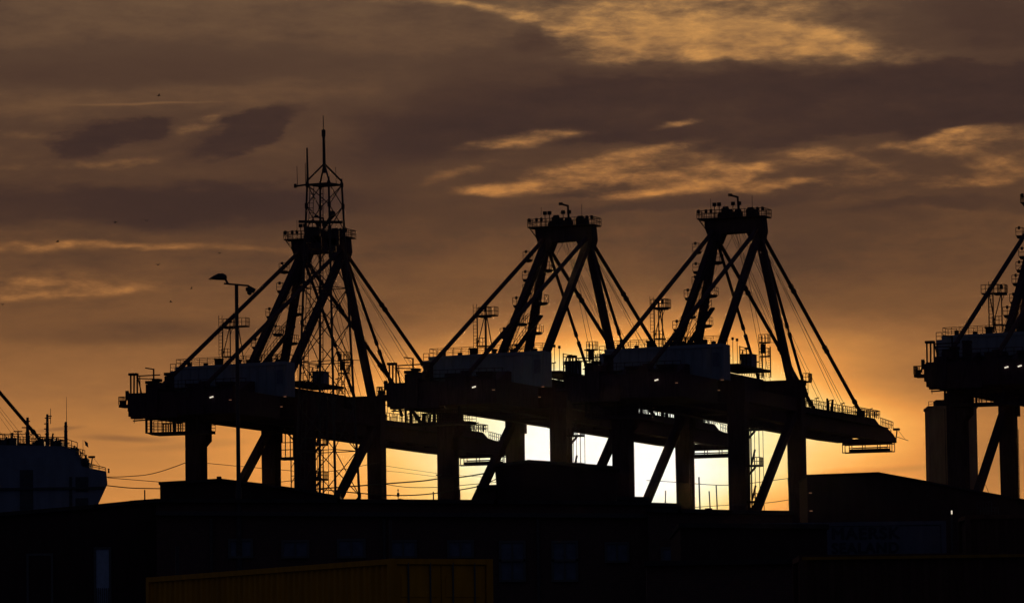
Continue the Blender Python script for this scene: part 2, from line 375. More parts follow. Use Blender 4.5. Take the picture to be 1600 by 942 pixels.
# ------------------------------------------------------------------ ship-to-shore gantry crane; local x = along the quay, y = towards the water
W = CAM_Z                              # heights below were surveyed from eye level
def V(u, v, w): return Vector((v, u, w+W))
def make_crane():
    root = empty('gantry_crane', O0, -TH); S = M['steel']; S2 = M['steel2']
    def B(): return MB()
    # legs with tapered feet and wheel bogies
    for u in (0, 29.6):
        for v, sg in ((0, 1), (18, -1)):
            m = B()
            if u == 0:
                prof = [(v-1.35*1, 46.8+W), (v-1.35, 33+W), (v-1.0, 2.6), (v+1.0, 2.6), (v+1.3, 33+W), (v+1.3, 42.9+W), (v+1.3+(.8 if v == 0 else 0), 43.7+W), (v+1.3+(.8 if v == 0 else 0), 46.8+W)]
            else:
                prof = [(v-1.25, 50.9+W), (v-1.1, 33+W), (v-.9, 2.6), (v+.9, 2.6), (v+1.15, 33+W), (v+1.15, 50.9+W)]
            m.prism_y(prof, u-1.2, u+1.2)
            lg = m.build('leg', S, root)
            b = B(); b.box(v-4, v+4, u-.5, u+.5, 1.2, 2.2)
            for i in range(8): b.tube((v-3.6+i*1.03, u-.35, .45), (v-3.6+i*1.03, u+.35, .45), .42, n=12)
            b.build('wheel_bogie', S2, lg)
    for u in (0, 29.6):
        m = B(); m.box(-1.2, 19.2, u-.9, u+.9, 2.62, 4.6); m.build('sill_beam', S, root)
        m = B(); z0, z1 = (46.81, 50.4) if u == 0 else (48.0, 51.7)
        if u == 0: m.box(-1.3, 19.4, u-1.1, u+1.1, z0+W, z1+W)
        else:
            m.box(1.3, 16.8, u-1.1, u+1.1, z0+W, z1+W-.05); m.box(-1.3, 19.4, u-1.15, u+1.15, 50.91+W, z1+W)
        m.build('portal_beam', S, root)
    for v in (0, 18):
        m = B(); m.beam(V(1.25, v, 47.9), V(28.3, v, 47.9), 1.2, 2.0); m.build('side_tie', S, root)
        m = B(); m.beam(V(28.4, v, 46.6), V(1.0, v, 25.6), .95, 1.35); m.build('diagonal_brace', S, root)
        m = B(); m.beam(V(1.2, v, 17.0), V(28.5, v, 17.0), 1.0, 1.6); m.build('lower_tie', S, root)
    # fixed trolley girders and hinged boom
    for v0, v1 in ((4.0, 5.6), (11.4, 13.0)):
        m = B(); m.prism_x([(-27, 46+W), (33, 46+W), (33, 50.7+W), (29, 51.95+W), (-9, 51.95+W), (-14, 50.2+W), (-27, 50.2+W)][::1], v0, v1)
        m.build('main_girder', S, root)
        bm = B(); prof = [(33.3, 45.95), (88, 45.8), (100, 45.95), (104, 46.2), (104, 46.7), (102.5, 47.3), (99, 48.1), (94, 48.45), (91.5, 49.3), (84, 49.35), (60, 49.15), (40, 49.0), (33.3, 49.8)]
        bm.prism_x([(a, b+W) for a, b in prof], v0, v1)
        bg = bm.build('boom_girder', S, root)
        r = B(); vv = v0-.7 if v0 < 5 else v1+.7
        r.box(min(vv, v0 if v0 < 5 else v1), max(vv, v0 if v0 < 5 else v1), 34, 98, 48.0+W, 48.1+W)
        x = vv
        r.rail([(x, 36, 48.9+W), (x, 91, 49.2+W)], 1.15, 1.15, .06)
        r.rail([(x, 92.5, 48.3+W), (x, 100, 48.0+W)], 1.15, 1.0, .06)
        for i in range(22):
            yy = 38+i*2.3+random.uniform(-.4, .4)
            r.box(x-.07, x+.07, yy, yy+random.uniform(.06, .16), 48.9+W, 49.2+W+random.uniform(.2, .9))
        r.build('walkway_railing', S2, bg)
    for y in [-18, -9, 8, 16, 24]: m = B(); m.box(5.602, 11.398, y-.5, y+.5, 46.6+W, 49.6+W); m.build('girder_cross_tie', S, root)
    for y in [35, 43, 51, 59, 67, 75, 83, 91, 97]: m = B(); m.box(5.602, 11.398, y-.35, y+.35, 46.5+W, 48.4+W); m.build('boom_cross_tie', S, root)
    m = B(); m.box(3.9, 13.1, 103.2, 104.2, 45.9+W, 46.75+W); m.build('boom_end_beam', S, root)
    # hinge plates + rope guide horns
    m = B()
    for v in (5, 12.2): m.beam(V(31, v, 51.2), V(36, v, 49.2), .9, 1.6); m.tube(V(33.2, v-.7, 50.0), V(33.2, v+.7, 50.0), .6, n=12)
    m.build('boom_hinge', S2, root)
    m = B()
    for y in (63.5, 65.3):
        m.beam(V(y, 13.2, 49.1), V(y+(-.5 if y < 64 else .9), 13.2, 51.0), .3, .8, h1=.15)
    m.build('rope_guide', S2, root)
    m = B()
    for y in (84.5, 86): m.beam(V(y, 12.4, 49.3), V(y-.4, 12.4, 50.2), .8, .9); m.beam(V(y-2, 4.9, 49.3), V(y-2.4, 4.9, 50.2), .8, .9)
    m.rail([(13.7, 80, 49.3+W), (13.7, 92, 49.35+W), (4, 92, 49.35+W)], 1.2, .9, .06)
    m.build('stay_anchor_platform', S2, root)
    # boom tip maintenance cage and stays
    m = B(); z0, z1 = 44.45+W, 45.9+W
    for y in (102.6, 104.2):
        for x in (4.1, 5.3, 7.6, 10.2, 11.9, 12.7): m.tube((x, y, z0), (x, y, z1), .08, n=5)
        m.tube((4.1, y, z0), (12.7, y, z0), .09, n=5); m.tube((4.1, y, z1-.15), (12.7, y, z1-.15), .09, n=5)
        m.tube((5.3, y, z0+.75), (11.9, y, z0+.75), .06, n=5)
    m.box(5.3, 11.9, 102.6, 104.2, z0+.12, z0+.55)
    m.build('tip_cage', S2, root)
    m = B(); m.tube((13, 104, 46.2+W), (13.2, 104.3, 48.2+W), .11, n=6); m.box(12.6, 13.6, 103.8, 104.6, 48.0+W, 48.35+W); m.tube((12.2, 104, 46.5+W), (12.2, 104, 48.2+W), .08, n=6)
    m.tube((13.2, 104.2, 46.9+W), (14.8, 105.3, 46.3+W), .05, n=5); m.tube((13.3, 104.3, 48.1+W), (14.3, 105, 46.6+W), .03, n=5)
    m.build('tip_light_bracket', S2, root)
    # A-frame
    TL, TR = 5.2, 12.3
    m = B(); m.beam(V(29.8, 1.0, 50.6), V(30.4, TL, 74.2), 1.12, 1.1, up=(0, 1, 0)); m.build('front_post', S, root)
    m = B(); m.beam(V(29.8, 17.4, 50.6), V(30.4, TR, 74.2), 1.12, 1.1, up=(0, 1, 0)); m.build('front_post', S, root)
    for v in (TL, TR):
        vb = 5.4 if v == TL else 12.6
        m = B(); m.beam(V(2.6, vb, 49.8), V(30.2, v, 74.6), .92, 1.15); m.build('rear_post', S, root)
        m = B(); m.tube(V(-26, vb+.1, 50.1), V(29.6, v, 75.2), .34, n=10)
        m.box(vb-.5, vb+.7, -26.6, -25.2, 50.0+W, 50.9+W); m.build('back_stay', S, root)
        # outer fore stay: tube with pinned joints
        a, b = V(30.8, v+(.2 if v == TR else -.2), 74.9), V(84.2 if v == TL else 85.5, v, 49.9)
        m = B(); m.tube(a, b, .30, n=10)
        for t in (.285, .31, .62, .64, .93): m.tube(a.lerp(b, t), a.lerp(b, t+.009), .42, n=10)
        m.build('outer_forestay', S, root)
        a, b = V(30.9, v+(.1 if v == TR else -.1), 74.8), V(55.5, v, 50.2)
        m = B(); m.tube(a, a.lerp(b, .555), .25, n=10); m.tube(a.lerp(b, .555), a.lerp(b, .61), .15, n=8); m.tube(a.lerp(b, .61), b, .25, n=10)
        for t in (.545, .605): m.tube(a.lerp(b, t-.012), a.lerp(b, t+.012), .31, n=10)
        m.build('inner_forestay', S, root)
    # ropes
    for (p, q) in (((30.6, 7.6, 75), (67, 8.4, 49.4)), ((30.6, 7.9, 75), (69, 8.7, 49.4)), ((30.6, 8.3, 75), (66, 9.6, 49.4)), ((30.6, 9.4, 75), (79, 8.2, 49.4)), ((30.6, 9.7, 75), (80, 8.6, 49.4)),
                   ((30.6, 11.6, 75), (82, 11.4, 49.5)), ((30.6, 11.9, 75), (79, 10.9, 49.5)), ((30.6, 12.1, 75), (80.5, 11.2, 49.5)), ((30.6, 8.6, 75), (46, 8.8, 49.4)), ((30.6, 9.0, 75), (48, 9.1, 49.4)),
                   ((29.8, 8.6, 75), (-1, 9.2, 55)), ((29.8, 7.0, 75), (2, 6.0, 55))):
        m = B(); m.tube(V(*p), V(*q), .035, n=4); m.build('hoist_rope', M['rope'], root)
    # apex head
    m = B(); prof = [(4.0, 75.6), (4.7, 73.6), (6.1, 73.3), (6.75, 74.75), (10.6, 74.85), (11.2, 73.4), (12.9, 73.3), (13.4, 74.9), (13.2, 77.0), (3.9, 76.9)]
    m.prism_y([(x, z+W) for x, z in prof], 29.2, 31.8)
    apex = m.build('apex_beam', S, root)
    pl = B(); pl.box(2.9, 13.75, 28.6, 32.4, 77.02+W, 77.2+W)
    pl.tube((3.1, 29, 77+W), (4.3, 29.4, 75.2+W), .09, n=5); pl.tube((3.1, 32, 77+W), (4.3, 31.4, 75.2+W), .09, n=5)
    for i in range(5): pl.tube((3.2+i*.22, 29, 76.8-i*.32+W), (4.6, 29, 76.8-i*.32+W), .04, n=4)
    pl.tube((13.65, 29, 77+W), (13.55, 29.4, 73.6+W), .07, n=5); pl.ladder((13.75, 28.8, 73.6+W), (13.75, 28.8, 77+W), .6, r=.05)
    pl = pl.build('apex_platform', S2, root)
    r = B(); r.rail([(2.9, 28.6, 77.2+W), (13.75, 28.6, 77.2+W), (13.75, 32.4, 77.2+W), (2.9, 32.4, 77.2+W)], 1.15, .8, .055, closed=True)
    for x in (3.2, 4.4, 5.2, 11.9, 12.7, 13.5): r.box(x-.16, x+.16, 28.4, 28.8, 77.9+W, 78.5+W)
    r.build('railing', S2, pl)
    m = B()                             # rope sheaves and winch boxes on the head
    for x, wz, h in ((7.0, .9, 1.75), (7.75, .55, 1.3), (11.0, .95, 1.45), (11.9, .5, 1.1), (9.0, 1.0, 1.2), (6.2, .6, .9)):
        m.box(x-wz/2, x+wz/2, 29.6, 31.4, 77.2+W, 77.2+h+W-.3); m.tube((x-wz*.42, 30.5, 77.2+h-.5+W), (x+wz*.42, 30.5, 77.2+h-.5+W), .6, n=14)
    for x in (5.6, 6.35, 8.6, 9.6): m.tube((x, 29.2, 77.2+W), (x, 29.2, 79.3+W), .07, n=5); m.box(x-.27, x+.27, 29.0, 29.4, 79.0+W, 79.55+W)
    m.build('sheave_housing', S2, apex)
    m = B(); m.tube((9.1, 30.4, 77.2+W), (9.0, 30.4, 80.4+W), .16, n=8); m.beam((9.08, 30.4, 80.35+W), (7.7, 30.4, 80.75+W), .22, .3); m.box(7.55, 8.1, 30.2, 30.6, 80.55+W, 80.95+W)
    m.build('mast_lamp', S2, apex)
    for x, h in ((5.05, 3.0), (11.75, 3.2)):
        m = B(); m.tube((x, 29, 77.2+W), (x, 29, 77.2+h+W), .035, n=4); m.build('antenna', S2, apex)
    # landings up the A-frame with zigzag ladders
    fl = [(29.0, 4.9, 65.3, 1.7), (29.0, 3.9, 60.7, 1.8), (29.0, 6.0, 70.4, 1.3), (29.0, 1.6, 62.2, 1.2), (29, .9, 57.6, 1.3), (29, 2.6, 67.0, 1.0)]
    for u, v, w, l in fl+[(29.4, 2.6, 72.2, 1.0), (20, 4.3, 64.2, 1.2), (14, 4.4, 59.0, 1.3), (24.5, 4.2, 68.6, 1.0)]:
        m = B(); m.prism_y([(v-l/2, w+W), (v+l/2, w+W), (v+l*.3, w-.35+W), (v-l*.3, w-.45+W)], u-.9, u+.9)
        m.rail([(v-l/2, u-.9, w+W), (v+l/2, u-.9, w+W), (v+l/2, u+.9, w+W)], 1.15, .8, .05); m.box(v-.15, v+.15, u-1, u-.7, w+.9+W, w+1.35+W)
        m.build('ladder_landing', S2, root)
    for a, b in zip(sorted([(f[2], f[1]) for f in fl]), sorted([(f[2], f[1]) for f in fl])[1:]):
        m = B(); m.ladder((a[1], 28.4, a[0]+W), (b[1], 28.4, b[0]+W), .55, r=.05); m.build('ladder', S2, root)
    m = B(); m.ladder(V(9, 6.3, 55.5), V(27.5, 6.0, 72.5), .6, r=.05)
    m.rail([V(9, 6.5, 55.9), V(27.5, 6.2, 72.8)], .9, 1.8, .04); m.build('ladder', S2, root)
    m = B(); m.beam(V(9.5, 6.6, 55.2), V(20.5, 7.8, 62.5), .7, .3); m.rail([V(9.5, 6.4, 55.4), V(20.5, 7.6, 62.7)], 1.1, 1.2, .05); m.build('inclined_stair', S2, root)
    m = B(); m.tube(V(12, 1.9, 54.8), V(12, 1.9, 63.0), .10, n=5); m.tube(V(12, 1.9, 63), V(12, 3.2, 55), .09, n=5)
    m.box(1.0, 3.6, 11.2, 12.8, 62.0+W, 62.2+W); m.rail([(1.0, 11.2, 62.2+W), (3.6, 11.2, 62.2+W), (3.6, 12.8, 62.2+W)], 1.2, .6, .05)
    m.build('stay_service_platform', S2, root)
    # machinery house
    hz0, hz1 = 49.6+W, 54.55+W
    m = B(); m.prism_y([(-1.0, hz0), (18.2, hz0), (18.2, hz1+.25), (17.9, hz1+.33), (-.1, hz1+.1), (-.1, hz1-.45), (-1.0, hz1-.5)], -7.5, -4.2)
    house = m.build('machinery_house', M['house'], root)
    rr = B(); rr.rail([(0, -7.3, hz1+.1), (17.9, -7.3, hz1+.32), (17.9, -4.4, hz1+.32), (0, -4.4, hz1+.1)], 1.15, 1.25, .045, closed=True)
    rr.rail([(-1.0, -7.3, hz1-.5), (-.15, -7.3, hz1-.5)], 1.1, .8, .05); rr.build('roof_railing', S2, house)
    rb = B()
    for i in range(13):
        x = .9+i*1.4; rb.box(x-.05, x+.05, -7.62, -7.502, hz0+.2, hz1-.2)
    rb.box(-.2, 18.3, -7.66, -7.505, hz1-.25, hz1-.1); rb.build('wall_ribs', M['house'], house)
    for x, w_, h in ((6.6, .85, .95), (12.9, .5, .5), (9.9, .4, .7)):
        v_ = B(); v_.box(x-w_/2, x+w_/2, -6.8, -5.8, hz1+.1, hz1+h); v_.box(x-w_/2-.12, x+w_/2+.12, -6.9, -5.7, hz1+h+.003, hz1+h+.25); v_.build('roof_vent', S2, house)
    d = B(); d.box(16.6, 17.7, -7.56, -7.503, hz0+1.9, hz0+4.0); d.build('door', M['housedark'], house)
    for x in (2.3, 3.9, 5.5, 7.1): 
        d = B(); d.box(x, x+.8, -7.56, -7.503, hz0+1.3, hz0+2.1); d.build('louvre', M['housedark'], house)
    ca = B(); ca.box(-.4, 12, -8.6, -7.52, hz0+1.7, hz0+1.8); ca.rail([(-.4, -8.6, hz0+1.8), (12, -8.6, hz0+1.8)], 1.1, 1.3, .05)
    ca.build('catwalk', S2, house)
    # stay mast tower on the roof
    m = B(); x0, x1, y0, y1 = 7.2, 8.9, -6.4, -4.9; zb = 54.9+W
    for x in (x0+.1, x1-.35):
        m.tube((x, y0, zb), (x, y0, zb+5.6), .09, n=6)
    m.tube((x1-.4, y0, zb+5.6), (x0+.1, y0, zb+1.2), .08, n=5); m.tube((x1-.4, y0, zb+4.2), (x1+.05, y0, zb+5.4), .05, n=5)
    m.box(x0+.2, x1+.15, y0, y1, zb+5.4, zb+5.75); m.rail([(x0+.2, y0, zb+5.75), (x1+.15, y0, zb+5.75), (x1+.15, y1, zb+5.75)], 1.1, .55, .055)
    m.box(x1-.5, x1-.2, y0, y0+.4, zb+6.2, zb+6.8)
    m.ladder((x0-.25, y0, zb), (x0-.25, y0, zb+7.4), .55, r=.045, step=.5); m.box(x0-.1, x1-.3, y0, y1, zb+1.05, zb+1.2); m.rail([(x0-.1, y0, zb+1.2), (x1-.3, y0, zb+1.2)], 1.1, .5, .05)
    m.build('service_mast', S2, root)
    # landside machinery platform
    m = B(); m.box(.7, 17.6, -26.6, -8.7, 46.05+W, 49.5+W); m.box(.1, .69, -25.5, -9, 46.9+W, 49.4+W); m.box(-1.4, .09, -25.4, -23.2, 47.55+W, 47.95+W)
    m.box(1.2, 8.8, -26.9, -26.61, 45.7+W, 46.9+W)
    rp = m.build('rear_platform', S, root)
    m = B(); m.rail([(-1.4, -25.4, 47.95+W), (-.2, -25.4, 47.95+W)], 1.15, .4, .06); m.rail([(-1.4, -25.4, 47.95+W), (-1.4, -23.2, 47.95+W)], 1.15, .4, .06)
    m.box(-1.2, -.5, -25.3, -24.8, 47.95+W, 48.5+W); m.tube((-.6, -25, 48+W), (.1, -25, 49.8+W), .12, n=6); m.box(-.3, .1, -25.4, -25, 48.6+W, 50.0+W)
    m.build('railing', S2, rp)
    m = B(); m.box(.45, .65, -25.4, -25.2, 49.5+W, 52.3+W); m.box(1.5, 1.7, -25.4, -25.2, 49.5+W, 52.3+W); m.box(.45, 1.7, -26, -25, 52.2+W, 52.55+W)
    m.tube((1.7, -25.3, 52.0+W), (2.3, -25.3, 49.5+W), .1, n=5); m.tube((1.05, -25.3, 49.5+W), (1.1, -25.3, 52.3+W), .14, n=5)
    m.tube((1.7, -25.5, 52.1+W), (5.4, -25.5, 52.15+W), .1, n=6); m.tube((1.7, -25.5, 51.75+W), (5.4, -25.5, 51.5+W), .09, n=6); m.tube((2.2, -25.5, 49.5+W), (2.1, -25.5, 52+W), .07, n=6)
    m.build('cable_reel_frame', S2, rp)
    m = B(); m.tube((4.15, -25, 49.5+W), (4.15, -25, 53.15+W), .13, n=8); m.beam((4.2, -25, 53.05+W), (2.8, -25, 53.3+W), .16, .18); m.build('service_jib', S2, rp)
    for x, y, w_, h in ((2.6, -24.5, 1.2, 1.0), (3.7, -24.5, .9, 1.3), (5.2, -23.5, 1.0, 2.2), (8, -22, 3, .5), (12.5, -21, 2.5, .7)):
        m = B(); m.box(x, x+w_, y, y+1.4, 49.502+W, 49.9+h+W); m.box(x-.06, x+w_+.06, y-.06, y+1.46, 50.402+h+W, 49.98+h+W); m.build('equipment_cabinet', S2, rp)
    m = B()                             # steps and outrigger under the platform edge
    m.box(.9, 2.2, -26, -24.6, 45.75+W, 46.03+W); m.tube((1.3, -25.8, 45.75+W), (1.3, -25.8, 45.1+W), .05, n=5); m.beam((1.2, -25.8, 45.45+W), (9.4, -25.8, 45.75+W), .5, .16)
    m.build('outrigger', S2, rp)
    # hanging maintenance basket
    x0, x1, y0, y1, z0, z1 = 2.9, 12.9, -25.2, -22.4, 43.25+W, 45.75+W
    m = B(); m.prism_y([(x0, z0+.35), (x0+1, z0), (x1, z0), (x1, z0+.45), (x0+.1, z0+.45)], y0, y1)
    bk = m.build('maintenance_basket', S2, root)
    m = B()
    for y in (y0, y1):
        k = 15
        for i in range(k+1): m.tube((x0+(x1-x0)*i/k, y, z0+.4), (x0+(x1-x0)*i/k, y, z1-.25), .04, n=4)
        for h in (.9, 1.35, 1.75, z1-z0-.25): m.tube((x0, y, z0+h), (x1, y, z0+h), .045, n=4)
    for x in (x0+.1, x0+.9, x0+4.6, x0+8.4): m.beam((x, y0, z0+.3), (x, y0, z1+.15), .28, .28)
    m.build('basket_bars', S2, bk)
    m = B()
    for i in range(8): m.box(x0+2.2+i*.4, x0+2.28+i*.4, y0+1.2, y0+1.5, z0+.46, z0+1.7)
    m.box(x0+2.1, x0+5.2, y0+1.2, y0+1.5, z0+1.701, z0+1.78); m.build('cable_rack', S2, bk)
    # cabin and ladder frame on the right girder walkway, lift tower further out
    m = B(); m.box(13.2, 18.3, -.5, 15.4, 51.96+W, 52.35+W); m.rail([(18.2, 1.3, 52.35+W), (18.2, 6, 52.35+W)], 1.15, 1.0, .05); wk = m.build('side_walkway', S2, root)
    m = B(); m.box(15.9, 17.6, 8.3, 11.0, 52.36+W, 54.3+W); m.box(15.8, 17.7, 8.2, 11.1, 54.303+W, 54.4+W)
    cb = m.build('switch_cabin', M['housedark'], root)
    m = B()
    for y in (4.4, 5.9, 7.7): m.tube((17, y, 52.3+W), (17, y, 55.3+W-(.6 if y == 5.9 else 0)), .09, n=5)
    for h in (53.2, 54, 54.8, 55.2): m.tube((17, 4.4, h+W), (17, 7.7, h+W), .06, n=5)
    m.tube((17, 4.4, 53.2+W), (17, 5.9, 54.8+W), .06, n=5); m.tube((17, 5.9, 53.2+W), (17, 4.4, 54+W), .06, n=5); m.box(16.8, 17.2, 7.4, 8.1, 55.0+W, 55.3+W)
    m.build('cable_frame', S2, root)
    m = B(); x0, x1, y0, y1 = 14.2, 15.6, 23.2, 24.6; zb = 51.9+W; zt = 58.2+W
    for x in (x0, x0+.55, x1-.35): m.tube((x, y0, zb), (x, y0, zt), .06, n=5)
    for y in (y1,): m.tube((x0, y, zb), (x0, y, zt), .06, n=5); m.tube((x1, y, zb), (x1, y, zt-1.6), .06, n=5)
    for i in range(18): z = zb+i*.36; m.tube((x0, y0, z), (x0+.55, y0, z), .035, n=4); m.tube((x1, y0, z*1.0), (x1+.35, y0, z), .035, n=4) if i < 13 else None
    m.tube((x1+.35, y0, zb), (x1+.35, y0, zb+4.7), .04, n=4)
    for z in (zt-3.2, zt-1.1): m.box(x0, x1, y0, y1, z, z+.16); m.rail([(x0, y0, z+.16), (x1, y0, z+.16), (x1, y1, z+.16)], 1.15, .45, .05)
    m.box(x0+.15, x0+.75, y0+.3, y1-.3, zt-2.6, zt-1.2); m.tube((x1, y0, zt-1.0), (16.4, 27, zt-.95), .05, n=5)
    m.build('lift_tower', S2, root)
    m = B(); m.rail([(13.3, 16, 52+W), (13.3, 28.3, 52+W)], 1.15, 1.2, .055); m.rail([(3.7, 2, 52+W), (3.7, 28, 52+W)], 1.15, 1.3, .055); m.build('girder_railing', S2, root)
    m = B(); m.box(19.45, 20.3, 28.8, 30.6, 51.3+W, 51.5+W); m.rail([(19.45, 28.8, 51.5+W), (20.3, 28.8, 51.5+W), (20.3, 30.6, 51.5+W)], 1.15, .4, .055)
    for h in (0, -1.1, -2.3): m.tube((19.6, 28.9, 51.3+h+W), (20.2, 28.9, 51.3+h+W), .05, n=4)
    m.tube((19.5, 28.8, 51.4+W), (19.5, 28.8, 48.8+W), .05, n=4); m.tube((20.2, 28.8, 51.4+W), (20.2, 28.8, 49+W), .05, n=4); m.build('leg_head_platform', S2, root)
    # stair tower down the landside right leg
    m = B(); x0, x1, y0, y1 = 19.6, 21.4, -1.0, 1.0; top = 43.6+W
    for x in (x0, x0+.5, x1): m.tube((x, y0, 3), (x, y0, top), .065, n=4); m.tube((x, y1, 3), (x, y1, top), .05, n=4)
    st = m.build('stair_tower', S2, root)
    i = 0; z = top-1.2
    while z > 6:
        m = B(); m.box(x0-.3, x1, y0, y1, z, z+.26); m.beam((x0-.3, 0, z-1.3), (x0+.9, 0, z-.05), .5, .22)
        m.rail([(x0+.6, y0, z+.18), (x1, y0, z+.18), (x1, y1, z+.18)], 1.15, .4, .06); m.beam((x0-.1, y1, z+.15), (x0+.55, y1, z+2.6), .5, .14)
        m.build('stair_landing', S2, st); z -= 5.3; i += 1
    m = B(); m.box(1.2, 1.75, 28.9, 30.2, 45.0+W, 46.6+W); m.build('cable_box', S2, root)
    # driver's cab and trolley below the girders
    m = B(); m.box(5.7, 11.3, 17.0, 22.0, 46.2+W, 46.55+W); tr = m.build('trolley', S2, root)
    for y in (18, 21):
        m = B()
        for x in (5.9, 11.1): m.tube((x-.15, y, 46.75+W), (x+.15, y, 46.75+W), .25, n=12)
        m.build('trolley_wheel', S2, tr)
    # cable trays on the legs, joint plates and small posts along the girders
    for v, u in ((0, 0), (18, 0), (0, 29.6), (18, 29.6)):
        m = B(); x = v+(1.5 if v == 0 else 1.42); m.ladder((x, u-.9, 5), (x, u-.9, 43+W), .5, r=.05, step=1.1); m.build('cable_tray', S2, root)
    for u in (34.5, 41, 48.5, 56, 63, 70.5, 78, 87):
        m = B(); m.tube(V(u, 13.5, 48.2), V(u, 13.5, 50.6), .06, n=5); m.beam(V(u, 13.2, 50.55), V(u, 13.9, 50.7), .3, .12); m.build('walkway_lamp', S2, root)
    for u in (6, 11.5, 18.5, 26):
        m = B(); m.tube(V(u, 12.9, 51.9), V(u, 12.9, 54.4), .06, n=5); m.beam(V(u, 12.6, 54.4), V(u, 13.3, 54.5), .3, .14); m.build('walkway_lamp', S2, root)
    for u, v in ((-1, 18.3), (-3.5, 18.4)):
        m = B(); m.tube(V(u, v, 52), V(u, v, 55.9), .05, n=5); m.box(v-.15, v+.15, u-.15, u+.15, 55.6+W, 56.0+W); m.build('signal_post', S2, root)
    for x, h in ((1.6, .6), (4.3, .35), (11.4, .55), (14.9, .8), (16.2, .5)):
        m = B(); m.box(x, x+.5, -6.9, -6.2, hz1+.12, hz1+.25+h); m.build('roof_box', S2, root)
    # floodlights
    for (u, v, w, k) in ((-26.72, 12.3, 48.35, 1), (-26.72, 14.2, 48.45, 1)):
        m = B(); m.beam(V(u, v-.26, w-.05), V(u, v+.26, w+.09), .2, .17); m.build('floodlight', M['lamp'], root)
    for (u, v, w, k) in ((-26.72, 17.2, 47.95, 0), (-8.5, 17.7, 47.95, 0), (-7.7, 18.0, 49.5, 0)):
        m = B(); m.beam(V(u, v-.16, w), V(u, v+.16, w), .3, .09); m.build('floodlight', M['lampdim'], root)
    return root
crane = make_crane()
GR = 'ship-to-shore gantry cranes along the quay'
tag(crane, 'leftmost complete gantry crane, seen with the tall lattice mast in front of its frame', 'gantry crane', GR)
#EXTRA for the first crane only is added after the copies
specs = [(41.269, 'middle gantry crane with its apex bare of any mast, boom ending behind its right neighbour'),
         (69.045, 'gantry crane whose whole boom reaches right over open sky to the hanging tip cage'),
         (120.3, 'gantry crane cut off by the right edge, beside the tall plain concrete tower'),
         (-79.0, 'gantry crane beyond the left edge, only its stay showing behind the ship')]
for v, lb in specs:
    c = copy_tree(crane); c.location = O0+kd*v; tag(c, lb)
    if v > 100:                         # this crane's landside platform and basket stop short of its neighbours'
        for ch in kids(c):
            if ch.name.split('.')[0] in ('rear_platform', 'maintenance_basket', 'floodlight'): ch.location.x += 1.9
m = MB()                                # access frame only on the first crane
m.box(14.3, 16.75, -.8, .8, 40.35+W, 40.8+W)
for x in (14.4, 15.1, 15.9, 16.4): m.tube((x, -.8, 40.8+W), (x, -.8, 45.9+W-(x-14.4)*.4), .09, n=5)
for z in (41.9, 43.0): m.tube((14.4, -.8, z+W), (16.7, -.8, z+W), .07, n=5)
m.tube((14.3, -.8, 45.7+W), (16.6, -.8, 43.2+W), .12, n=5)
for x in (16.0, 16.65): m.tube((x, -.8, 30+W), (x, -.8, 40.4+W), .1, n=5)
for i in range(8): m.tube((16.0, -.8, 31+i*1.15+W), (16.65, -.8, 32.1+i*1.15+W if i % 2 else 31+i*1.15+W), .05, n=4)
m.build('access_frame', M['steel2'], crane)

